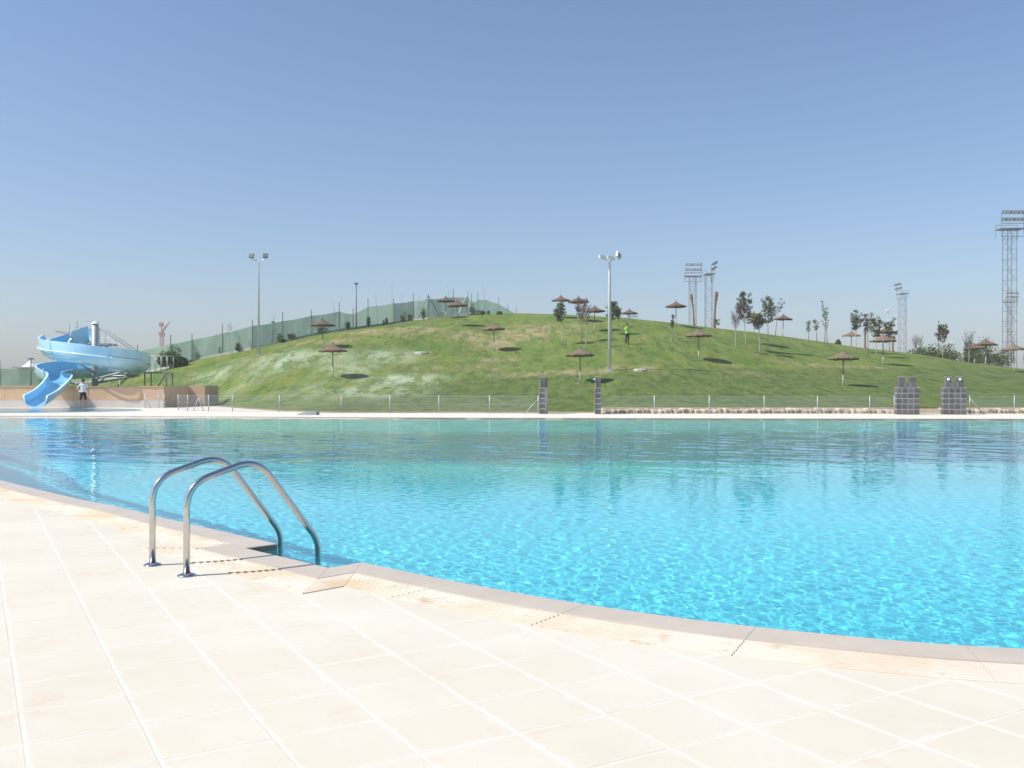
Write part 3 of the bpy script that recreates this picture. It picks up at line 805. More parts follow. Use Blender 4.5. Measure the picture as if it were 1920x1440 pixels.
tree_px(1516, 638, 600, 625, 5, 'sparse', 'tiny pale sapling on the crest left by the tall leaning one', seed_=14)
tree_px(1532, 640, 598, 625, 5, 'sparse', 'tiny sapling with dark tip right beside the tall leaning one', seed_=15, lean=-4)
tree_px(1605, 660, 582, 626, 12, 'green', 'leafy round sapling behind the sunken palm stump parasol', seed_=16, pale=True)
tree_px(1627, 662, 589, 624, 9, 'purple', 'purple brown sapling in front of a reddish palm stump', seed_=17)
tree_px(1643, 670, 593, 636, 10, 'green', 'airy green sapling left open beside the two close parasols', seed_=18, pale=True)
tree_px(1668, 657, 594, 640, 11, 'drygreen', 'olive sapling rising above the two close parasols', seed_=19)
tree_px(1767, 673, 607, 645, 11, 'mixed', 'compact vase shaped sapling next to the thin grey mast', seed_=20, pale=True)
tree_px(1817, 681, 623, 660, 11, 'bare', 'vase of bare grey twigs by the low sunken parasol', seed_=21, pale=True)
tree_px(1716, 0, 626, 655, 7, 'bare', 'faint bare sapling behind the crest beyond the side facing mast', Yd_=125, seed_=22)
tree_px(1725, 0, 628, 655, 6, 'bare', 'second faint bare sapling behind the crest by the side facing mast', Yd_=128, seed_=23)

def palm_stump(px, base_y, top_y, wpx, label, lean=0.0, tuft=False):
    b = cast(px, base_y); s = b.y / F; H = (base_y - top_y) * s; r = wpx * s / 2
    t = empty('palm_trunk', b, label, 'palm trunk', 'pruned palm trunks')
    rnd = random.Random(int(px)); mb = MB(); prof_ = []
    n = 16
    pts, rs = [], []
    for k in range(n + 1):
        f_ = k / n
        pts.append((lean * s * f_ ** 2, 0, -0.1 + (H + 0.1) * f_))
        rs.append(r * (1.15 - 0.42 * math.sin(math.pi * min(f_ * 1.05, 1)) + (0.15 if f_ > 0.8 else 0)) * (1 + 0.1 * (k % 2)))
    mb.tube(pts, rs, 12).build('trunk', 'palm_bark', t)
    tp = MB()
    for k in range(9):
        an = k * 0.7; d = Vector((math.cos(an) * 0.5, math.sin(an) * 0.5, 1)).normalized()
        p0 = Vector(pts[-1]) - Vector((0, 0, .1))
        tp.tube([p0, p0 + d * 0.45 * r / 0.2], [0.05, 0.02], 5)
    tp.build('cut_frond_stubs', 'palm_bark', t)
    if tuft:
        lv = MB(); leaf_quads(lv, (0.25, -0.1, 0.6), (.3, .3, .35), 50, 0.13, rnd); lv.build('shoot', 'leaf_bush', t)
palm_stump(1301, 609, 552, 3.6, 'pruned palm trunk in front of the front facing lamp mast', lean=-5)
palm_stump(1339.5, 614, 549, 5.0, 'pruned palm trunk bulging at its top, green shoots at foot', lean=4, tuft=True)
palm_stump(1622, 655, 618, 4.2, 'short reddish palm trunk behind the purple brown sapling')
palm_stump(1674, 660, 632, 4.2, 'short reddish palm trunk behind the two close parasols')

def shrub(b, rx, h_, label, m_='leaf_bush', n=420, size=0.11, seed_=0, group='shrubs on the hill', cat='shrub', name='shrub'):
    rnd = random.Random(seed_); t = empty(name, b, label, cat, group)
    st = MB(); lv = MB(); nl = max(3, int(rx * 5))
    for k in range(nl):
        cx, cy = rnd.uniform(-rx * .75, rx * .75), rnd.uniform(-rx * .4, rx * .4)
        hh = h_ * (1 - 0.5 * (abs(cx) / rx) ** 2) * rnd.uniform(0.5, 1.15); rr = min(rx * .45, hh * .5)
        st.tube([(cx * .3, cy * .3, -0.1), (cx * .7, cy * .7, hh * .4), (cx, cy, hh * .75)], [.03, .02, .008], 5, caps=False)
        leaf_quads(lv, (cx, cy, hh * .55), (rr, rr, hh * .5), n // nl, size, rnd)
    st.build('stems', 'twig', t); lv.build('foliage', m_, t)
    return t
shrub(cast(326, 690), 1.7, 1.75, 'large dark bush at the low end of the green net fence', n=3600, size=0.10, seed_=1)
for k, (px, py, rx, hh, lb, mm) in enumerate([
    (372, 674, .55, .8, 'low shrub beside the large dark bush at the net fence', 'leaf_bush'),
    (418, 665, .35, 1.3, 'pale stemmed shrub at the net fence left of the twin lamp pole', 'leaf_light'),
    (452, 659, .5, .9, 'shrub at the net fence near the twin lamp pole', 'leaf_bush'),
    (468, 655, .35, .95, 'narrow shrub at the net fence next to the twin lamp pole', 'leaf_bush'),
    (524, 643, .7, .8, 'wide shrub at the net fence under the small dark lamp post', 'leaf_bush'),
    (545, 638, .5, .7, 'rounded shrub at the net fence past the small dark lamp post', 'leaf_light'),
    (604, 626, .6, .75, 'shrub at the net fence behind the upper left parasol', 'leaf_light'),
    (652, 618, .4, .95, 'upright shrub at the net fence by the slender single lamp post', 'leaf_bush'),
    (690, 613, .45, 1.1, 'leafy shrub at the net fence right after the slender lamp post', 'leaf_bush'),
    (722, 609, .3, .8, 'small shrub at the net fence on the rising crest', 'leaf_light'),
    (757, 604, .4, 1.35, 'tall yellow green shrub at the net fence on the rising crest', 'leaf_light'),
    (772, 602, .4, 1.1, 'drooping yellow green shrub at the net fence on the crest', 'leaf_light'),
    (793, 599, .35, 1.4, 'slim shrub at the braced post of the net fence', 'leaf_light'),
    (826, 594, .45, 1.0, 'dark shrub at the net fence beside the hilltop parasol', 'leaf_bush'),
    (888, 590.5, .8, 1.2, 'dark green shrub on the hilltop below the dip of the net', 'leaf_bush'),
    (910, 590, .6, .9, 'dark low shrub on the hilltop past the dip of the net', 'leaf_bush'),
    (935, 590, .4, .5, 'last small shrub on the hilltop by the end of the net', 'leaf_bush')]):
    shrub(cast(px, py), rx, hh, lb, mm, n=130 + int(220 * rx), size=0.085, seed_=30 + k)
for k, (px, Yd_, rx, hh, lb, mm) in enumerate([
    (1862, 105, 2.3, 3.3, 'large bright green bush behind the open slope parasol', 'leaf_light'),
    (1816, 108, 1.4, 3.0, 'dark bush behind the bare twiggy sapling', 'leaf_bush'),
    (1925, 104, 1.4, 3.0, 'green bush at the foot of the tallest floodlight mast', 'leaf_light'),
    (1779, 112, 2.2, 2.6, 'light green low bush behind the vase shaped sapling', 'leaf_light'),
    (1745, 116, 2.0, 2.6, 'flat topped bush beyond the crest, left by the vase shaped sapling', 'leaf_bush'),
    (1722, 118, 1.6, 2.3, 'small dark bush beyond the crest under the faint bare saplings', 'leaf_bush'),
    (1571, 108, .6, 1.0, 'yellowish shrub on the crest left of a palm stump parasol', 'leaf_dry')]):
    b = on(px, Yd_); shrub(b, rx, hh, lb, mm, n=2200, size=0.13, seed_=60 + k)

# ------------------------------------------------------------------ poles with lamps
def lamp_box(mb_parent, c, rot, w, h_, d, mbody, mglass):
    M = rot.to_matrix() if hasattr(rot, 'to_matrix') else rot
    b = MB(); b.box(c, (w, d, h_), M=M); o = b.build('lamp_head', mbody, mb_parent)
    g_ = MB(); g_.box(Vector(c) + M @ Vector((0, -d / 2 - 0.006, 0)), (w * .86, 0.008, h_ * .84), M=M); g_.build('lens', mglass, o)
    return o
from mathutils import Euler
p1 = cast(485, 668); s1 = p1.y / F; H1 = (668 - 482) * s1
t = empty('floodlight_pole', p1, 'tall pale pole with two square dark floodlights facing out', 'light pole', 'floodlight poles on the hill')
MB().tube([(0, 0, -.3), (0, 0, H1 - .6), (0, 0, H1 - .25)], [.105, .06, .05], 12).build('pole', 'pale_pole', t, True)
MB().tube([(-.62, 0, H1 - .12), (-.2, 0, H1 - .3), (0, 0, H1 - .3)], .03, 6).tube([(.62, 0, H1 - .12), (.2, 0, H1 - .3), (0, 0, H1 - .3)], .03, 6).build('cross_arm', 'galv', t)
for sx in (-1, 1): lamp_box(t, (sx * .58, -.05, H1 + .1), Euler((RAD(-18), 0, RAD(sx * 8))), .40, .36, .14, 'lamp_dark', 'lamp_glass')
MB().box((0, 0, .0), (.4, .4, .12), bev=.02).build('base_plate', 'kerb', t)
p2 = cast(1143, 697); s2 = p2.y / F; H2 = (697 - 487) * s2
t = empty('floodlight_pole', p2, 'tall white pole with three white floodlights, one tilted up', 'light pole', 'floodlight poles on the hill')
MB().tube([(0, 0, -.3), (0, 0, H2 - .5), (0, 0, H2)], [.13, .085, .07], 12).build('pole', 'white_paint', t, True)
MB().tube([(-.55, 0, H2 + .1), (-.15, 0, H2 - .05), (0, 0, H2 - .08)], .035, 6).tube([(.65, 0, H2 + .1), (.2, 0, H2), (0, 0, H2 - .08)], .035, 6).build('cross_arm', 'white_paint', t)
lamp_box(t, (-.52, -.1, H2 + .18), Euler((RAD(-70), RAD(6), RAD(10))), .42, .40, .16, 'lamp_white', 'lamp_glass')
lamp_box(t, (.08, -.1, H2 + .15), Euler((RAD(-75), RAD(4), 0)), .44, .40, .16, 'lamp_white', 'lamp_glass')
lamp_box(t, (.62, -.05, H2 + .30), Euler((RAD(-15), RAD(28), RAD(48))), .42, .42, .16, 'lamp_white', 'lamp_glass')
MB().box((0, 0, .0), (.45, .45, .14), bev=.02).build('base_plate', 'kerb', t)
def street_lamp(b, H, label, mp='mast_grey', head='lamp_dark', hw=.3, cat='lamp post'):
    t = empty('lamp_post', b, label, cat, 'small lamp posts')
    MB().tube([(0, 0, -.3), (0, 0, H)], [.06, .045], 8).build('pole', mp, t, True)
    MB().lathe([(0, H + .16), (hw * .5, H + .14), (hw, H + .06), (hw, H + .02), (hw * .3, H), (0, H)], 14).build('lamp_head', head, t)
b = cast(668, 616); street_lamp(b, (616 - 533) * b.y / F, 'slender dark post with a single flat lamp at the net fence', hw=.24)
b = on(512, 88); street_lamp(b, 1.25 + (726 - 605) / F * 88 - b.z, 'short dark lamp post just behind the net fence', hw=.2)
b = Vector(((58 - 960) / F * 92, 92, 0)); b.z = tz(b.x, b.y); street_lamp(b, 1.25 + (726 - 674) / F * 92 - b.z, 'dark mushroom lamp post behind the lower net fence by the slide', hw=.34)
b = on(1760, 120); street_lamp(b, 1.25 + (726 - 604) / F * 120 - b.z, 'thin grey mast without arms beside the vase shaped sapling', hw=.1)
for px, py, lb in ((1786, 642, 'distant street lamp with white head between bush and bare sapling'), (1752, 650, 'lower distant street lamp with white head above the low bushes')):
    Yd_ = 190; street_lamp(Vector(((px - 960) / F * Yd_, Yd_, 0)), 1.25 + (726 - py) / F * Yd_, lb, 'galv', 'lamp_white', .45)
b = Vector(((1665 - 960) / F * 150, 150, 0)); street_lamp(b, 1.25 + (726 - 583) / F * 150, 'far white lamp mast rising behind the two close parasols', 'galv', 'lamp_white', .5)

# ------------------------------------------------------------------ stadium lamp masts
def mast(px, Yd_, label, edge_on=0, H=38.5):
    X = (px - 960) / F * Yd_
    t = empty('floodlight_mast', (X, Yd_, -0.03), label, 'floodlight mast', 'stadium floodlight masts', rz=RAD(90) * edge_on)
    w = 1.0
    legs = MB()
    for sx in (-1, 1):
        for sy in (-1, 1):
            MB().tube([(sx * w, sy * w, 0), (sx * w, sy * w, 35)], .06, 5).build('mast_leg', 'mast_grey', t)
    lat = MB(); zz = 0.0; st = 2.2; k = 0
    cs = [(-w, -w), (w, -w), (w, w), (-w, w)]
    while zz < 34.5:
        for i in range(4):
            a_, b_ = cs[i], cs[(i + 1) % 4]
            if k % 2: a_, b_ = b_, a_
            lat.tube([(*a_, zz), (*b_, zz + st)], .032, 4, caps=False)
            lat.tube([(*a_, zz + st), (*b_, zz + st)], .026, 4, caps=False)
        zz += st; k += 1
    lat.build('lattice_bracing', 'mast_grey', t)
    lad_ = MB()
    for x_ in (-.22, .22): lad_.tube([(x_ + w * .5, w, 0), (x_ + w * .5, w, 35)], .03, 4)
    lad_.build('climbing_ladder', 'mast_grey', t)
    pf = MB().box((0, 0, 35.1), (5.0, 2.6, .22)); pf.build('platform', 'mast_grey', t)
    fr = MB()
    for sx in (-1, 1):
        fr.tube([(sx * 2.4, -1.2, 33.4), (sx * 2.4, -1.2, 38.6)], .06, 4); fr.tube([(sx * 2.4, 1.2, 33.4), (sx * 2.4, 1.2, 36.2)], .05, 4)
    for z_ in (33.4, 36.2, 36.9, 38.3): fr.tube([(-2.4, -1.2, z_), (2.4, -1.2, z_)], .06, 4)
    fr.tube([(-2.4, 1.2, 36.2), (2.4, 1.2, 36.2)], .05, 4)
    fr.build('lamp_frame', 'mast_grey', t)
    lm = MB().box((0, 0, 0), (.62, .5, .66), bev=.12).mesh('floodlight', 'flood_dark')
    lens = MB().box((0, -.27, 0), (.46, .03, .44)).mesh('lens', 'lamp_white' if not edge_on else 'lamp_glass')
    for row, z_, n_ in ((0, 38.5, 6), (1, 37.0, 6)):
        for k in range(n_):
            o = link('floodlight', lm, t); o.location = (-2.15 + 0.86 * k, -1.55 - 0.25 * (1 - row), z_); o.rotation_euler = (RAD(28), 0, RAD(random.uniform(-20, 20)))
            l2 = link('lens', lens, o)
    MB().box((0, 0, .6), (3.2, 3.2, 1.4)).build('footing', 'kerb', t)
    return t
mast(1893, 200, 'tallest lattice floodlight mast with two full lamp rows')
mast(1894, 371, 'smaller far lattice mast showing through the tallest mast')
mast(1299, 285, 'lattice lamp mast facing forward, behind a pruned palm trunk')
mast(1329, 280, 'lattice lamp mast seen side on, behind two palm trunks', 1)
mast(1692, 338, 'lattice lamp mast seen side on, behind the two close parasols', -1)
mast(1185, 470, 'far lamp mast with only its lamps above the crest')

# ------------------------------------------------------------------ green net fence on the hill
nf = empty('net_fence', cast(320, 690), 'long green netted fence climbing along the hill crest', 'net fence')
nf0 = Vector(nf.location)
fpts = []
for px, Yd_, top in ((0, 96, 691), (75, 95, 691)):
    fpts.append((on(px, Yd_), top))
for px, Yd_, top in ((165, 92, 677), (258, 88, 658)): fpts.append((on(px, Yd_), top))
for px, py, top in ((320, 689, 645), (360, 676, 637), (417, 665.5, 625), (473, 654.5, 611), (530, 641.5, 602), (584, 629, 592), (636, 620, 584), (662, 616.5, 589), (690, 612.5, 575), (738, 605.5, 569), (775, 601, 564.5), (803, 598, 561), (850, 593, 557), (877, 591, 556.5)):
    fpts.append((cast(px, py), top))
for px, Yd_, top in ((884, 110, 563.5), (890, 111, 565.5), (896, 112, 561.5), (912, 114, 562), (935, 118, 570), (952, 121, 579), (968, 124, 589)):
    fpts.append((on(px, Yd_), top))
prev = None
for k, (b, top) in enumerate(fpts):
    zt = EYE + (HOR - top) / F * b.y
    if b.z > zt - 0.3: b = Vector((b.x, b.y, zt - 0.3))
    rise = 0.85 if k % 2 == 0 else 0.55
    if k not in (20 - 1, 20 - 2 + 3):
        MB().tube([b - nf0 - Vector((0, 0, .3)), Vector((b.x, b.y, zt + rise)) - nf0], .034, 6).build('post', 'post_green', nf)
    if prev:
        a_, za = prev; pn = MB(); n_ = 6; vs, vs2 = [], []
        dr = (b - a_); dr.z = 0; nrm = Vector((-dr.y, dr.x, 0)).normalized() * 0.015
        L_ = dr.length
        for side in (nrm, -nrm):
            row = []
            for i in range(n_ + 1):
                f_ = i / n_; p = a_.lerp(b, f_); sag = 0.06 * math.sin(math.pi * f_); wob = nrm.normalized() * 0.05 * math.sin(f_ * 9 + k)
                for j in range(4):
                    g_ = j / 3; z_ = (p.z + .03) * (1 - g_) + (za * (1 - f_) + zt * f_ - sag) * g_
                    row.append(Vector((p.x, p.y, z_)) + side + wob * (0 if j in (0, 3) else 1) - nf0)
            vs.append(row)
        for row, fl in ((vs[0], 0), (vs[1], 1)):
            fs = [(i * 4 + j, (i + 1) * 4 + j, (i + 1) * 4 + j + 1, i * 4 + j + 1) for i in range(n_) for j in range(3)]
            if fl: fs = [f__[::-1] for f__ in fs]
            pn.add(row, fs)
        rim = [i * 4 + 3 for i in range(n_ + 1)]
        off = len(vs[0])
        pn.f += [(rim[i], rim[i + 1], rim[i + 1] + off, rim[i] + off) for i in range(n_)]; pn.mi += [0] * n_
        pn.build('net_panel', 'net', nf)
        kb = MB()
        M = Matrix.Rotation(math.atan2(dr.y, dr.x), 3, 'Z') @ Matrix.Rotation(-math.atan2(b.z - a_.z, L_), 3, 'Y')
        kb.box((a_ + b) / 2 - nf0 + Vector((0, -0.15, 0.02)), (L_ * 0.995, .16, .26), M=M); kb.build('kerb_stone', 'kerb', nf)
    prev = (b, zt)
# brace struts on two posts
for k, dx in ((15, 1.3), (15, -1.1), (17, -1.1)):
    b, top = fpts[k]; zt = EYE + (HOR - top) / F * b.y
    MB().tube([Vector((b.x, b.y - .1, zt + .4)) - nf0, Vector((b.x + dx, b.y - .1, tz(b.x + dx, b.y) + .05)) - nf0], .035, 5).build('brace', 'pale_pole' if k == 17 else 'post_green', nf)
# thin bare stakes by the fence
random.seed(8)
STEM = ['low bush and pale stemmed shrub', 'pale stemmed shrub, with few pale leaves', 'wide shrub under the small lamp post', 'upper left parasol and the slender lamp post', 'leafy shrub past the slender lamp post', 'small shrub on the rising crest', 'tall yellow green shrub', 'braced fence post', 'parasol standing against the net', 'dark hilltop shrubs past the dip of the net']
for i, (px, py, top) in enumerate(((402, 668, 622), (432, 663, 605), (510, 646, 585), (630, 622, 562), (708, 611, 545), (735, 606, 530), (752, 603, 540), (790, 600, 552), (845, 594, 535), (908, 590, 530))):
    b = cast(px, py); H = (py - top) * b.y / F; rnd = random.Random(i)
    t = empty('bare_sapling', b, 'hair thin sapling stem by the ' + STEM[i], 'sapling', 'hair thin stems by the net fence')
    ln = rnd.uniform(-.5, .3)
    MB().tube([(0, 0, -.1), (ln * .25, 0, H * .5), (ln, 0, H)], [.016, .011, .004], 4).build('stem', 'twig', t)
    tw = MB()
    for k in range(7):
        z0 = H * rnd.uniform(.35, .9); tw.tube([(ln * (z0 / H) ** 2, 0, z0), (ln * (z0 / H) ** 2 + rnd.uniform(-.18, .18), rnd.uniform(-.1, .1), z0 + rnd.uniform(.15, .4))], [.006, .003], 3, caps=False)
    if i == 1: leaf_quads(tw, (0, 0, H * .85), (.25, .2, .4), 40, .07, rnd)
    tw.build('twigs', 'twig' if i != 1 else 'leaf_light', t)

# ------------------------------------------------------------------ wire fence along the pool deck
def wire_fence(ptsx, label, braces=(), mid=True):
    """ptsx: list of (x, y) of the posts on the deck"""
    b0 = Vector((*ptsx[0], 0)); t = empty('wire_fence', b0, label, 'fence', 'low wire fences along the deck')
    HF = 0.85
    for (x, y) in ptsx:
        o = MB().tube([Vector((x, y, -0.02)) - b0, Vector((x, y, HF)) - b0], .024, 8).build('post', 'galv', t, True)
        MB().lathe([(.026, HF), (.02, HF + .02), (0, HF + .025)], 8, (x - b0.x, y - b0.y, 0)).build('post_cap', 'galv', o)
    wm_ = MB()
    for (xa, ya), (xb, yb_) in zip(ptsx[:-1], ptsx[1:]):
        L_ = math.hypot(xb - xa, yb_ - ya); n_ = int(L_ / .05)
        A0 = Vector((xa, ya, 0)) - b0; B0 = Vector((xb, yb_, 0)) - b0; M = Matrix.Rotation(math.atan2(yb_ - ya, xb - xa), 3, 'Z')
        for k in range(1, n_):
            p = A0.lerp(B0, k / n_); wm_.box(p + Vector((0, 0, .43)), (.003, .003, .80), M=M)
        for k in range(17):
            z_ = .03 + .05 * k; wm_.box((A0 + B0) / 2 + Vector((0, 0, z_)), (L_, .003, .003 if k % 8 else .009), M=M)
    wm_.build('wire_mesh', 'galv', t, kind='stuff')
    for (x, y, dx) in braces:
        MB().tube([Vector((x, y, .70)) - b0, Vector((x + dx, y - .02, 0.0)) - b0], .02, 6).build('brace', 'galv', t, True)
    return t
def gp(px, Yd_): return ((px - 960) / F * Yd_, Yd_)
YL, YR = 46.2, 43.4
L_posts = [gp(334, 50.5), gp(352, 49.5), gp(391, 48.6), gp(436, 48.0), gp(524, 47.2), gp(640, 46.3), gp(731, 45.7), gp(823, 45.1), gp(918, 44.4), gp(1009, 43.6)]
wire_fence(L_posts, 'low wire fence between the tan retaining wall and the slim block pillar', [(*gp(1009, 43.6), -.65), (*gp(372, 49.0), .28), (*gp(372, 49.0), -.25)])
wire_fence([gp(x, 43.3) for x in (1126, 1227, 1330, 1433, 1533, 1631, 1677)], 'low wire fence between slim and wide block pillars, over the rubble edge', [(*gp(1127, 43.3), .55), (*gp(1719, 42.75), -.72)])
wire_fence([gp(x, 43.3) for x in (1818.5, 1902, 2000, 2100, 2200)], 'low wire fence leading away from the outer wide block pillar', [(*gp(1820, 43.3), .6)])
wire_fence([gp(272, 55.6), gp(298, 55.5), gp(308, 55.4)], 'short wire fence stub against the white foot of the tan wall', [(*gp(272, 55.6), .35)])

# ------------------------------------------------------------------ block pillars
BL, BH = 0.25, 0.2455
blk_cache = {}
def block(parent, c, d, rz=0.0):
    key = tuple(round(x, 4) for x in d)
    if key not in blk_cache: blk_cache[key] = MB().box((0, 0, 0), d, bev=0.006).mesh('block', 'block')
    o = link('block', blk_cache[key], parent); o.location = c
    return o
def wide_pillar(px0, Yd_, label, lamps=False):
    x0 = (px0 - 960) / F * Yd_
    t = empty('block_pillar', (x0, Yd_, 0), label, 'pillar', 'wide block pillars', rz=RAD(-9))
    D = 0.42; j = 0.015
    m_ = MB(); m_.box((0.5, D / 2, 5 * BH / 2), (0.984, D - .014, 5 * BH - .006)); m_.box((0.5, D / 2, 5.5 * BH), (0.734, D - .05, BH - .03)); m_.build('mortar_core', 'mortar', t)
    for r in range(5):
        offs = [0, .25, .5, .75, 1.0] if r % 2 == 0 else [0, .125 + .1, .5 - .02, .75, 1.0]
        for a_, b_ in zip(offs[:-1], offs[1:]):
            for dy in (0, 1):
                block(t, ((a_ + b_) / 2, D * (.25 + .5 * dy), (r + .5) * BH), (b_ - a_ - j, D / 2 - j / 2, BH - j))
    for r, offs in ((5, [.125, .375, .625, .875]), (6, [.125, .375]), (6, [.625, .875])):
        for a_, b_ in zip(offs[:-1], offs[1:]):
            block(t, ((a_ + b_) / 2, D / 2, (r + .5) * BH), (b_ - a_ - j, D - .04, BH - j))
    cap = MB(); cap.box((.25, D / 2, 7 * BH + .006), (.25, D - .05, .012)); cap.box((.75, D / 2, 7 * BH + .006), (.25, D - .05, .012)); cap.box((.06, D / 2, 5 * BH + .004), (.12, D - .02, .012)); cap.box((.94, D / 2, 5 * BH + .004), (.12, D - .02, .012)); cap.build('mortar_cap', 'mortar', t)
    if lamps:
        for xx in (.22, .72):
            MB().lathe([(0, .0), (.05, .0), (.062, .02), (.05, .05), (0, .06)], 14).build('round_light', 'lamp_white', t)
            o = t.children[-1]; o.location = (xx, 0.025, 6.55 * BH); o.rotation_euler = (RAD(90), 0, 0)
    return t
wide_pillar(1681, 42.6, 'wide stepped grey block pillar with notched top beside the rubble edge')
wide_pillar(1769, 42.6, 'wide stepped grey block pillar with two round white lights', True)
def slim_pillar(px0, Yd_, label, rz):
    x0 = (px0 - 960) / F * Yd_
    t = empty('block_pillar', (x0, Yd_, 0), label, 'pillar', 'slim block pillars', rz=rz)
    W_ = 0.27; Lg = 1.0; j = .015
    m_ = MB(); m_.box((W_ / 2 + .004, Lg / 2, 5 * BH / 2), (W_ - .014, Lg - .016, 5 * BH - .006)); m_.build('mortar_core', 'mortar', t)
    for r in range(5):
        for k in range(4): block(t, (W_ / 2, .125 + .25 * k, (r + .5) * BH), (W_ - j, .25 - j, BH - j))
    for r in (5, 6):
        for k in ((0, 1, 2) if r == 5 else (0, 2)): block(t, (W_ / 2 + .02, .25 + .25 * k, (r + .5) * BH), (W_ - .05, .25 - j, BH - j))
    MB().box((W_ / 2 + .02, .25, 7 * BH + .008), (W_ - .05, .24, .016)).build('mortar_cap', 'mortar', t)
    tr = MB(); tr.tube([(-.012, -.01, 0), (-.012, -.01, 5 * BH), ], .012, 5); tr.tube([(.01, .11, 5 * BH), (.01, .11, 7 * BH)], .012, 5); tr.build('edge_strip', 'galv', t)
    return t
slim_pillar(1011.5, 43.6, 'slim block pillar in shade at the end of the left wire fence', RAD(-9))
slim_pillar(1116, 43.2, 'slim block pillar with small white light, start of the right wire fence', RAD(-5))
MB().box((0, 0, 0), (.09, .06, .06), bev=.02).build('side_light', 'lamp_white', bpy.data.objects['block_pillar.003'])
bpy.data.objects['side_light'].location = (-.05, .1, 6.6 * BH)

# ------------------------------------------------------------------ rubble edging and weeds
rub = empty('rubble_edging', gp(1130, 44.6) + (0,), 'low edging of tan rubble stones along the right wire fence', 'stone edging')
r0 = Vector(rub.location); rnd = random.Random(5)
st_me = []
for k in range(7):
    mb = MB(); rr = random.Random(k); n_ = 8
    for zz, sc_ in ((-.5, .85), (-.1, 1.0), (.3, .92), (.5, .55)):
        pass
    vs = []
    for zz, sc_ in ((-.5, .9), (0.0, 1.0), (.35, .88), (.5, .5)):
        for q in range(n_):
            an = 2 * math.pi * q / n_; k_ = sc_ * rr.uniform(.84, 1.08)
            ca, sa = math.cos(an), math.sin(an); sq = 1 / max(abs(ca), abs(sa)) ** .6
            vs.append((.5 * k_ * ca * sq, .5 * k_ * sa * sq, zz + rr.uniform(-.06, .06)))
    fs = [(i * n_ + q, i * n_ + (q + 1) % n_, (i + 1) * n_ + (q + 1) % n_, (i + 1) * n_ + q) for i in range(3) for q in range(n_)] + [tuple(3 * n_ + q for q in range(n_))]
    st_me.append(mb.add(vs, fs).mesh('stone', 'stone', False))
for xa_, xb_ in ((4.35, (1720 - 960) / F * 44.9), ((1772 - 960) / F * 44.9, 27.4)):
    MB().box(Vector(((xa_ + xb_) / 2, 45.28, .12)) - r0, (xb_ - xa_, .9, .255)).build('mortar_bed', 'stone', rub)
x = 4.3
while x < 27.5:
    w_ = rnd.uniform(.2, .42)
    px_ = 960 + F * (x + w_ / 2) / 44.7
    if not (1722 < px_ < 1770):
        o = link('stone', rnd.choice(st_me), rub); hh = rnd.uniform(.20, .29)
        o.location = Vector((x + w_ / 2, 44.75 + rnd.uniform(-.05, .05), hh * .42)) - r0; o.scale = (w_ * 1.02, .5, hh); o.rotation_euler = (0, 0, rnd.uniform(-.12, .12))
    x += w_
MB().box(Vector(((1748 - 960) / F * 44.3, 44.6, .11)), (1.35, .7, .22), bev=.01).build('entrance_step', 'stone', label='flat tan stone step between the two wide block pillars', cat='step')
wd = MB(); rnd = random.Random(9)
for k in range(150):
    x = rnd.uniform(4.4, 25) if rnd.random() < .75 else rnd.uniform(4.3, 14); y = 44.35 + rnd.uniform(-.12, .1)
    if 1712 < 960 + F * x / 44.4 < 1775: continue
    for _ in range(rnd.randint(5, 12)):
        an = rnd.uniform(0, 6.28); hh = rnd.uniform(.08, .27); dx, dy = math.cos(an) * .09, math.sin(an) * .06
        wd.add([(x - .008, y, 0), (x + .008, y, 0), (x + dx, y + dy, hh)], [(0, 1, 2)])
wd.build('weeds', 'leaf_dry', kind='stuff', label='dry weeds sprouting in front of the rubble edging', cat='weeds')

# ------------------------------------------------------------------ tan retaining wall
rw_ = empty('retaining_wall', ((308 - 960) / F * 57, 57, 0), 'tan retaining wall with white foot behind the water slide', 'wall')
xr = (307 - 960) / F * 57
def wbox(name, m_, x0, x1, y0, y1, z0, z1, bev=0.0):
    return MB().box(Vector(((x0 + x1) / 2, (y0 + y1) / 2, (z0 + z1) / 2)) - Vector(rw_.location), (x1 - x0, y1 - y0, z1 - z0), bev=bev).build(name, m_, rw_)
xx = -52.0; k = 0
while xx < xr - .1:
    x1 = min(xx + 4.2, xr)
    wbox('wall_panel', 'wall_tan', xx + .006, x1 - .006, 57.0, 57.35, .455, 1.27); xx = x1
wbox('white_foot', 'wall_white', -52, xr + .004, 56.97, 57.36, -.02, .45)
wbox('coping_cap', 'wall_cap', -52, xr + .02, 56.96, 57.4, 1.272, 1.31, .01)
wbox('return_wall', 'wall_tan', xr - .30, xr - .003, 57.42, 61.6, -.02, 1.30)
wbox('stepped_panel', 'wall_tan', xr - .002, xr + 1.02, 61.5, 61.8, 0.0, 1.36)
wbox('return_wall', 'wall_tan', xr + .74, xr + 1.015, 61.81, 64.4, 0.0, 1.36)

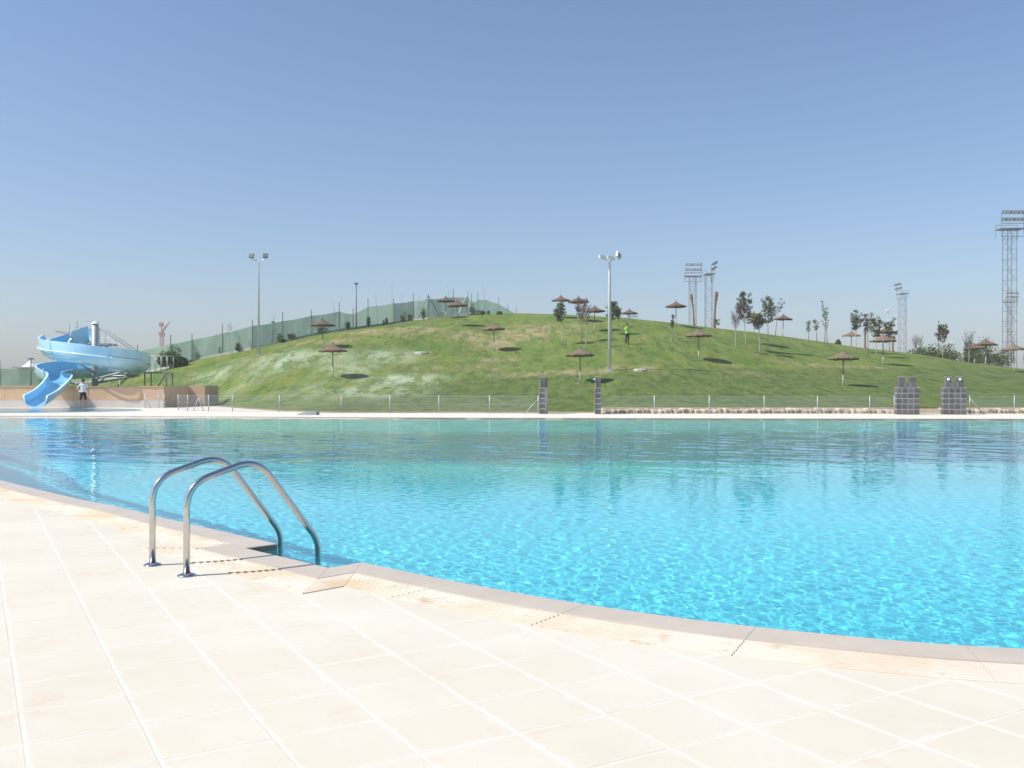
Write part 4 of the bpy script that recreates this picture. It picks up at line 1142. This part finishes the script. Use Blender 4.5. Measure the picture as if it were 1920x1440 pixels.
# splash pool under the slide
an = np.linspace(0, 2 * math.pi, 72, endpoint=False)
sx_, sy_ = -28.2 + 8.3 * np.cos(an), 49.7 + 4.9 * np.sin(an)
sp = MB().add([(x, y, .006) for x, y in zip(sx_, sy_)], [tuple(range(72))]).build('splash_pool', 'film_floor', kind='structure')
m, h = newmat('film_water', 0.03, 0.5)
h.p.inputs['Base Color'].default_value = (0.75, 0.93, 1, 1)
geo = h.n('ShaderNodeNewGeometry').outputs['Position']
tr_ = h.n('ShaderNodeBsdfTransparent'); tr_.inputs[0].default_value = (.8, .95, 1, 1); gl = h.n('ShaderNodeBsdfGlossy'); gl.inputs['Roughness'].default_value = .05
bn = h.n('ShaderNodeBump'); bn.inputs['Strength'].default_value = .35; bn.inputs['Distance'].default_value = .02; h.l(h.noise(geo, 3, 3), bn.inputs['Height'])
h.l(bn.outputs[0], gl.inputs['Normal']); fr_ = h.n('ShaderNodeFresnel'); fr_.inputs[0].default_value = 1.33; h.l(bn.outputs[0], fr_.inputs['Normal'])
mx_ = h.n('ShaderNodeMixShader'); h.l(fr_.outputs[0], mx_.inputs[0]); h.l(tr_.outputs[0], mx_.inputs[1]); h.l(gl.outputs[0], mx_.inputs[2])
h.l(mx_.outputs[0], h.nt.nodes['Material Output'].inputs[0])
MB().add([(x, y, .03) for x, y in zip(-28.2 + 8.25 * np.cos(an), 49.7 + 4.85 * np.sin(an))], [tuple(range(72))]).build('splash_water', 'film_water', kind='structure')

# ------------------------------------------------------------------ water slide
def sp_(px, Yd_, z): return Vector(((px - 960) / F * Yd_, Yd_, z))
ctrl = [(170, 62.6, 4.32), (146, 62.4, 4.12), (116, 61.8, 3.72), (98, 60.3, 3.28), (104, 58.6, 3.02), (134, 57.5, 2.82), (174, 57.1, 2.62), (215, 57.4, 2.42), (246, 58.6, 2.26), (257, 60.4, 2.12), (246, 62.0, 2.04), (215, 63.0, 1.97), (174, 63.2, 1.90), (130, 62.9, 1.82), (102, 61.7, 1.72), (91, 60.2, 1.62), (100, 58.8, 1.52), (112, 57.5, 1.41), (106, 56.3, 1.02), (88, 54.9, .46), (66, 53.5, .09)]
fp = catmull([sp_(*c) for c in ctrl], 8)
ws = empty('water_slide', (float(fp[100][0]), 60.0, 0), 'light blue spiral water slide with steel column and stairs', 'water slide')
w0 = Vector(ws.location)
nF = len(fp)
def frame(i):
    t_ = Vector(fp[min(i + 1, nF - 1)] - fp[max(i - 1, 0)]); t_.z = 0; t_.normalize()
    return Vector(fp[i]) - w0, Vector((t_.y, -t_.x, 0))     # right of travel = outer side of this left-hand spiral
def section(i0, i1, closed_end=False):
    nin = 11; rows = []
    mb = MB()
    for i in range(i0, i1 + 1):
        c, r_ = frame(i); f_ = i / (nF - 1)
        outer = 1.2 if f_ < .66 else 1.2 - .5 * sstep((f_ - .66) / .2)
        inner = 0.62 if f_ < .72 else .62 + .05 * sstep((f_ - .72) / .28)
        if f_ < .12: outer = inner = 0.95 - .2 * sstep((f_ - .06) / .06)
        hw = .72 if f_ < .7 else .72 - .10 * sstep((f_ - .7) / .2)
        pr = []
        for k in range(nin):                 # inner skin, from inner rim down and up to outer rim
            a_ = math.pi * k / (nin - 1); x_ = -hw * math.cos(a_); hh = inner if x_ < 0 else outer
            z_ = hh * (1 - math.sin(a_) ** .65)
            pr.append((x_, z_))
        th_ = .05
        ou = [(x_ * (1 + th_ / hw), z_ - (th_ if abs(x_) < hw * .8 else th_ * .4)) for x_, z_ in pr]
        ou[0] = (ou[0][0] - .05, pr[0][1]); ou[-1] = (ou[-1][0] + .05, pr[-1][1])
        row = [c + r_ * x_ + Vector((0, 0, z_)) for x_, z_ in pr] + [c + r_ * x_ + Vector((0, 0, z_)) for x_, z_ in ou[::-1]]
        rows.append(row)
    K = len(rows[0]); vs = [p for r in rows for p in r]
    fs, mi = [], []
    for i in range(len(rows) - 1):
        for k in range(K):
            k2 = (k + 1) % K
            fs.append((i * K + k, i * K + k2, (i + 1) * K + k2, (i + 1) * K + k)); mi.append(0 if k < nin - 1 else (2 if k in (nin - 1, K - 1) else 1))
    b_ = len(mb.v); mb.v += vs; mb.f += fs; mb.mi += mi
    for r in (0, len(rows) - 1):
        for k in range(nin - 1): mb.f.append((r * K + k, r * K + k + 1, r * K + K - 2 - k, r * K + K - 1 - k)); mb.mi.append(2)
    me = mb.mesh('flume_section', ['flume_in', 'flume_out', 'flume_edge'])
    me.shade_smooth()
    import bmesh
    bm = bmesh.new(); bm.from_mesh(me); bmesh.ops.recalc_face_normals(bm, faces=bm.faces)
    for e_ in bm.edges:
        if len(e_.link_faces) == 2 and e_.link_faces[0].material_index != e_.link_faces[1].material_index: e_.smooth = False
    bm.to_mesh(me); bm.free()
    return link('flume_section', me, ws)
cuts = [0, 18, 36, 54, 70, 86, 102, 118, 132, nF - 1]
for i0, i1 in zip(cuts[:-1], cuts[1:]): section(i0, i1)
for i in cuts[1:-1]:                                    # joint flanges
    c, r_ = frame(i); f_ = i / (nF - 1); outer = 1.2 if f_ < .72 else 1.0; t_ = Vector((-r_.y, r_.x, 0)); inner = .62
    if f_ < .12: outer = inner = .78
    pts = []
    for k in range(13):
        a_ = math.pi * k / 12; x_ = -.795 * math.cos(a_); hh = inner if x_ < 0 else outer
        pts.append(c + r_ * x_ + Vector((0, 0, hh * (1 - math.sin(a_) ** .65) - .06)))
    MB().tube(pts, .045, 5).build('joint_flange', 'flume_out', ws)
# stiffening rib along the outer wall
for i0, i1 in zip(cuts[1:7], cuts[2:8]):
    pts = []
    for i in range(i0, i1 + 1):
        c, r_ = frame(i); pts.append(c + r_ * .825 + Vector((0, 0, .58)))
    MB().tube(pts, .045, 5).build('side_rib', 'flume_edge', ws, True)
col = sp_(178, 60.2, 0) - w0
MB().tube([col + Vector((0, 0, -.05)), col + Vector((0, 0, 5.35))], .19, 16).build('column', 'galv', ws, True)
MB().lathe([(.23, 5.3), (.23, 5.36), (.12, 5.46), (0, 5.5)], 16, tuple(col)).build('column_cap', 'lamp_white', ws)
for i in (44, 60, 76, 92, 108):                          # cantilever arms
    c, r_ = frame(i); MB().tube([Vector((col.x, col.y, c.z - .55)), c + Vector((0, 0, -.12))], [.075, .05], 8).build('support_arm', 'galv', ws, True)
for px, Yd_, ztop in ((100, 58.4, 1.4), (92, 60.5, 1.6)):
    b = sp_(px, Yd_, 0) - w0; MB().tube([b, b + Vector((0, 0, ztop))], .06, 8).build('support_post', 'galv', ws, True)
# platform with portal frames and rail
pl = sp_(182, 62.8, 4.18) - w0
MB().box(pl + Vector((.15, .3, -.06)), (1.6, 1.6, .12)).build('platform', 'galv', ws)
def rail(pts, r_=.022, name='railing'):
    MB().tube([Vector(p) for p in pts], r_, 6).build(name, 'galv', ws, True)
for px0, px1 in ((130, 145), (172, 185)):
    a_, b_ = sp_(px0, 62.4, 0) - w0, sp_(px1, 62.4, 0) - w0
    z1, z2 = EYE + (726 - 601) / F * 62.4, EYE + (726 - 614) / F * 62.4
    zb = 4.1
    rail([a_ + Vector((0, 0, zb)), a_ + Vector((0, 0, z1)), b_ + Vector((0, 0, z1 - .03)), b_ + Vector((0, 0, zb))], .022, 'portal_frame')
    rail([a_ + Vector((0, 0, z2)), b_ + Vector((0, 0, z2 - .02))], .018, 'portal_bar')
a_ = sp_(145, 62.4, 0) - w0; b_ = sp_(156, 62.4, 0) - w0
rail([a_ + Vector((0, 0, 5.15)), b_ + Vector((0, 0, 5.05)), b_ + Vector((0, 0, 4.3))], .03, 'start_bar')
rail([a_ + Vector((0, 0, 5.68)), sp_(172, 62.4, 0) - w0 + Vector((0, 0, 5.68))], .012, 'portal_bar')
# stairs from platform down to the landing, then legs
s_top, s_bot = sp_(192, 63.0, 4.15) - w0, sp_(268, 63.0, 2.3) - w0
for dy in (-.45, .45):
    st_ = MB(); st_.tube([s_top + Vector((0, dy, -.1)), s_bot + Vector((0, dy, -.1))], .07, 6); st_.build('stringer', 'galv', ws)
    rail([s_top + Vector((-.5, dy, 1.05)), s_top + Vector((0, dy, 1.05)), s_bot + Vector((0, dy, 1.05))], .024, 'handrail')
    rail([s_top + Vector((0, dy, .55)), s_bot + Vector((0, dy, .55))], .015, 'mid_rail')
    for k in range(5):
        p = s_top.lerp(s_bot, k / 4) + Vector((0, dy, 0)); rail([p, p + Vector((0, 0, 1.05))], .018, 'baluster')
for k in range(10):
    p = s_top.lerp(s_bot, (k + .5) / 10); MB().box(p, (.28, .88, .04)).build('step', 'galv', ws)
lc = sp_(297, 62.8, 2.27) - w0
MB().box(lc + Vector((0, 0, -.05)), (1.62, 1.3, .1)).build('landing', 'galv', ws)
for dy in (-.62, .62):
    for k in range(5):
        p = lc + Vector((-.78 + .39 * k, dy, 0)); rail([p, p + Vector((0, 0, 1.08))], .018, 'baluster')
    rail([lc + Vector((-.8, dy, 1.08)), lc + Vector((.8, dy, 1.08))], .024, 'handrail')
rail([lc + Vector((.8, -.62, 1.08)), lc + Vector((.8, .62, 1.08))], .024, 'handrail')
for x_ in (-.7, .75):
    for dy in (-.55, .55):
        rail([lc + Vector((x_, dy, -.05)), Vector((lc.x + x_, lc.y + dy, tz(lc.x + x_ + w0.x, lc.y + dy + w0.y) - .1))], .045, 'landing_leg')
rail([lc + Vector((.75, -.55, -.1)), Vector((lc.x - .1, lc.y - .55, .9))], .04, 'landing_brace')
rail([lc + Vector((-1.6, -.3, -.1)), Vector((lc.x - 3.4, lc.y - .3, .7))], .06, 'landing_brace')
for px in (205, 225):
    b = sp_(px, 61.5, 0) - w0; rail([b, b + Vector((0, 0, 2.0))], .03, 'support_post')
rail([sp_(200, 61.5, 2.0) - w0, sp_(262, 61.5, 2.0) - w0], .06, 'support_beam')

# ------------------------------------------------------------------ people
def skin_body(name, verts, edges, root, parent=None, sub=2):
    me = bpy.data.meshes.new(name); me.from_pydata([v[:3] for v in verts], edges, [])
    o = bpy.data.objects.new(name + '_cage', me); C.objects.link(o)
    md = o.modifiers.new('skin', 'SKIN'); md.use_smooth_shade = True
    sv = me.skin_vertices[0].data
    for i, v in enumerate(verts): sv[i].radius = (v[3], v[4] if len(v) > 4 else v[3])
    sv[root].use_root = True
    o.modifiers.new('sub', 'SUBSURF').levels = sub
    dg = bpy.context.evaluated_depsgraph_get(); dg.update()
    ev = o.evaluated_get(dg); m2 = bpy.data.meshes.new_from_object(ev)
    bpy.data.objects.remove(o, do_unlink=True)
    m2.name = name
    return m2
def figure(arms, knees, stance):
    """joints of a 1.72 m standing figure facing -Y; arms: per side (elbow, wrist)"""
    V, E_ = [], []
    def add(x, y, z, r, r2=None, par=None):
        V.append((x, y, z, r, r2 or r)); i = len(V) - 1
        if par is not None: E_.append((par, i))
        return i
    pel = add(0, 0, .93, .155, .115)
    wai = add(0, 0, 1.08, .14, .10, pel); che = add(0, .01, 1.28, .165, .11, wai); sh = add(0, .01, 1.41, .13, .085, che)
    nk = add(0, 0, 1.485, .055, .055, sh); jaw = add(0, -.02, 1.555, .068, .075, nk); hd = add(0, -.005, 1.635, .078, .092, jaw); tp = add(0, 0, 1.69, .055, .065, hd)
    add(0, -.115, 1.585, .012, .016, jaw)
    for sx in (-1, 1): add(sx * .088, .005, 1.60, .011, .02, hd)
    for sx in (-1, 1):
        k = (sx + 1) // 2
        s = add(sx * .19, .01, 1.40, .058, .058, sh)
        e_ = add(*arms[k][0], .043, .043, s); w_ = add(*arms[k][1], .031, .026, e_)
        d = (Vector(arms[k][1]) - Vector(arms[k][0])).normalized()
        pa = Vector(arms[k][1]) + d * .07; p_ = add(*pa, .038, .02, w_)
        side = d.cross(Vector((0, 1, .2))).normalized()
        for q, (off, ln) in enumerate(((-.028, .07), (-.01, .085), (.01, .08), (.028, .06))):
            f1 = pa + side * off + d * .04; f2 = f1 + d * ln * .5 + Vector((0, -.015, 0))
            a1 = add(*f1, .010, .010, p_); add(*f2, .008, .008, a1)
        th_ = pa - side * .05 + d * .0; add(*th_, .011, .011, p_)
        hx, kn, an_ = stance[k]
        h_ = add(sx * .09, 0, .86, .098, .10, pel)
        kk = add(*kn, .062, .065, h_); aa = add(*an_, .042, .045, kk); add(an_[0], an_[1] - .13, .035, .042, .03, aa)
    return V, E_
def paint(me, rules, mats):
    for m_ in mats: me.materials.append(MATS[m_])
    mi = [rules(p.center) for p in me.polygons]
    me.polygons.foreach_set('material_index', mi); me.shade_smooth()
def person(loc, rz, label, V, E_, rules, mats, hair, scale=1.0):
    t = empty('person', loc, label, 'person', rz=rz); t.scale = (scale,) * 3
    me = skin_body('body', V, E_, 0); paint(me, rules, mats); link('body', me, t)
    hair(t); return t
def cap_hair(m_, brim):
    def f(t):
        mb = MB().lathe([(.098, 1.625), (.101, 1.66), (.088, 1.71), (.05, 1.742), (0, 1.75)], 16, (0, .005, 0))
        if brim: mb.add([(-.085, -.06, 1.655), (.085, -.06, 1.655), (.06, -.18, 1.64), (-.06, -.18, 1.64), (-.085, -.06, 1.665), (.085, -.06, 1.665), (.06, -.18, 1.65), (-.06, -.18, 1.65)], [(3, 2, 1, 0), (4, 5, 6, 7), (2, 3, 7, 6), (0, 4, 7, 3), (1, 2, 6, 5)])
        mb.build('cap' if brim else 'hair', m_, t, True)
    return f
# bather watching by the slide: white shirt, black shorts, one hand on the hip
V, E_ = figure([((-.34, .05, 1.17), (-.20, -.10, 1.02)), ((.27, .02, 1.13), (.30, -.08, .90))], None,
               [(0, (-.13, -.02, .49), (-.17, .02, .09)), (0, (.13, -.02, .49), (.17, .02, .09))])
def r1(c):
    if c.z > 1.475: return 0
    if abs(c.x) > .22 and c.z < 1.22 and c.z > .75: return 0
    if c.z > .96: return 1
    if c.z > .50 : return 2
    if c.z < .07: return 2
    return 0
person(((156 - 960) / F * 55.6, 55.6, 0), RAD(15), 'person in white shirt, black shorts and dark cap standing by the slide', V, E_, r1, ['skin', 'shirt_white', 'short_black'], cap_hair('short_black', True))
# worker on the hill: high visibility vest, hands raised to the face
V, E_ = figure([((-.27, -.10, 1.19), (-.13, -.30, 1.40)), ((.27, -.10, 1.19), (.13, -.30, 1.42))], None,
               [(0, (-.10, -.02, .49), (-.12, .02, .09)), (0, (.10, -.03, .49), (.11, .0, .09))])
def r2(c):
    if c.z > 1.475: return 0
    if c.y < -.24 and c.z > 1.3: return 0
    if 1.06 < c.z < 1.12 and abs(c.x) < .22: return 3
    if c.z > .90: return 1
    return 2
bw = cast(1176, 646)
person(bw, RAD(25), 'person in yellow green safety vest and dark trousers standing on the hill', V, E_, r2, ['skin', 'vest', 'trouser', 'vest_band'], cap_hair('hair', False), 1.0)

# ------------------------------------------------------------------ cranes, far buildings, small things
def crane(px, Yd_, top_y, label, jib, cj):
    s = Yd_ / F; X = (px - 960) * s; H = EYE + (HOR - top_y) * s
    t = empty('tower_crane', (X, Yd_, -.03), label, 'crane', 'red tower cranes far behind')
    mst = MB(); w = .8
    for sx in (-1, 1):
        for sy in (-1, 1): mst.tube([(sx * w, sy * w, 0), (sx * w, sy * w, H)], .16, 4)
    z_ = 0
    while z_ < H - 2:
        for (a_, b_) in (((-w, -w), (w, -w)), ((w, -w), (w, w)), ((w, w), (-w, w)), ((-w, w), (-w, -w))): mst.tube([(*a_, z_), (*b_, z_ + 2)], .1, 4, caps=False)
        z_ += 2
    mst.build('tower', 'crane_red', t)
    MB().box((0, 0, H + .9), (2.6, 2.6, 1.8)).build('cab', 'crane_red', t)
    def arm(dx, dz, name, n_=9):
        mb = MB(); e_ = Vector((dx * s, dx * s * .4, dz * s)); b = Vector((0, 0, H + 1.2)); up = Vector((0, 0, 1.5))
        if abs(dx) < 1: up = Vector((1.3, 0, 0))
        for sy in (-.6, .6): mb.tube([b + Vector((0, sy, 0)), b + e_ + Vector((0, sy * .3, 0))], .16, 4)
        mb.tube([b + up, b + e_ + up * .3], .16, 4)
        for k in range(n_): mb.tube([b + e_ * (k / n_), b + up * (1 - .7 * (k + .5) / n_) + e_ * ((k + .5) / n_), b + e_ * ((k + 1) / n_)], .09, 4, caps=False)
        mb.build(name, 'crane_red', t)
    arm(*jib, 'jib'); arm(*cj, 'counter_jib')
    MB().box((cj[0] * s, 0, H + 1 + cj[1] * s), (2.0, 1.6, 2.2)).build('counterweight', 'crane_red', t)
crane(303.5, 520, 629, 'red tower crane with steeply raised jib beyond the net fence', (13, 22), (-1.0, 17))
crane(130, 560, 632, 'red tower crane mostly hidden behind the water slide', (-22, 6), (8, -1))
bl = empty('pavilion', ((62 - 960) / F * 112, 112, -.03), 'low dull pavilion with flat roof behind the lower net fence', 'building')
z_r = EYE + (HOR - 690) / F * 112
MB().box((0, 2, z_r / 2), (3.6, 4, z_r)).build('wall', 'bldg', bl); MB().box((1.4, 1.8, z_r + .06), (7.2, 5, .2)).build('roof', 'kerb', bl)
for k in range(3): MB().box((-1.1 + 1.1 * k, -.02, 1.7), (.6, .06, 1.0)).build('window', 'bldg_dark', bl)
for px, hh, lb in ((57, 1.0, 'white pointed tent roof seen above the pavilion'), (94, .9, 'white rounded tent top tucked behind the slide')):
    Yd_ = 122; s = Yd_ / F; zb = EYE + (HOR - 689) * s
    t = empty('tent', ((px - 960) * s, Yd_, -.03), lb, 'tent', 'white tents behind the net fence')
    MB().lathe([(1.25, zb - .1), (1.2, zb), (.7, zb + hh * .35), (.25, zb + hh * .75), (0.02, zb + hh)], 12).build('canopy', 'tent', t, True)
    pp = MB()
    for k in range(4): pp.tube([(1.1 * math.cos(k * 1.57 + .8), 1.1 * math.sin(k * 1.57 + .8), 0), (1.1 * math.cos(k * 1.57 + .8), 1.1 * math.sin(k * 1.57 + .8), zb)], .05, 5)
    pp.build('legs', 'galv', t)
# grey folded cover lying on the far deck
gc = MB(); P0 = Vector(((577 - 960) / F * 42.3, 42.3, 0))
prof_ = [(-.42, .02), (-.34, .07), (-.15, .12), (.05, .155), (.3, .16), (.45, .15)]
for i in range(len(prof_) - 1):
    (xa, za), (xb, zb) = prof_[i], prof_[i + 1]
    gc.add([(xa, -.35, 0), (xb, -.35, 0), (xb, -.25, zb), (xa, -.25, za), (xa, .35, za), (xb, .35, zb), (xa, .4, 0), (xb, .4, 0)], [(0, 1, 2, 3), (3, 2, 5, 4), (4, 5, 7, 6)])
gc.add([(-.42, -.35, 0), (-.42, -.25, .02), (-.42, .35, .02), (-.42, .4, 0), (.45, -.35, 0), (.45, -.25, .15), (.45, .35, .15), (.45, .4, 0)], [(0, 1, 2, 3), (7, 6, 5, 4)])
o = gc.build('folded_cover', 'grey_cover', label='grey folded cover lying on the far pool deck', cat='cover'); o.location = P0
for px, py, w_, lb in ((1200, 695.5, .55, 'flat pale rock on the slope beside the shadow of the white pole'), (787, 663, .75, 'flat pale rock lying on the upper slope among sparse grass')):
    b = cast(px, py); mb = MB(); rr = random.Random(int(px)); vs = []
    for zz, sc_ in ((-.1, 1), (.08, .95), (.15, .6)):
        for q in range(9):
            an_ = q * 6.283 / 9; vs.append((w_ * sc_ * rr.uniform(.8, 1.1) * math.cos(an_), w_ * .6 * sc_ * rr.uniform(.8, 1.1) * math.sin(an_), zz))
    mb.add(vs, [(i * 9 + q, i * 9 + (q + 1) % 9, (i + 1) * 9 + (q + 1) % 9, (i + 1) * 9 + q) for i in range(2) for q in range(9)] + [tuple(18 + q for q in range(9))])
    o = mb.build('rock', 'rock', label=lb, cat='rock'); o.location = b

# ------------------------------------------------------------------ hazy summer air
hz = MB().box((0, 330, 22), (900, 780, 50)).mesh('haze', 'tent')
hz.materials.clear(); hm = bpy.data.materials.new('haze'); hm.use_nodes = True
hn = hm.node_tree; hn.nodes.remove(hn.nodes['Principled BSDF'])
pv = hn.nodes.new('ShaderNodeVolumePrincipled'); pv.inputs['Color'].default_value = (0.95, 0.92, 0.92, 1); pv.inputs['Density'].default_value = 0.00072; pv.inputs['Anisotropy'].default_value = 0.0
hn.links.new(pv.outputs[0], hn.nodes['Material Output'].inputs['Volume']); hz.materials.append(hm)
link('haze', hz, kind='stuff', label='thin pale summer haze over the whole site', cat='haze')
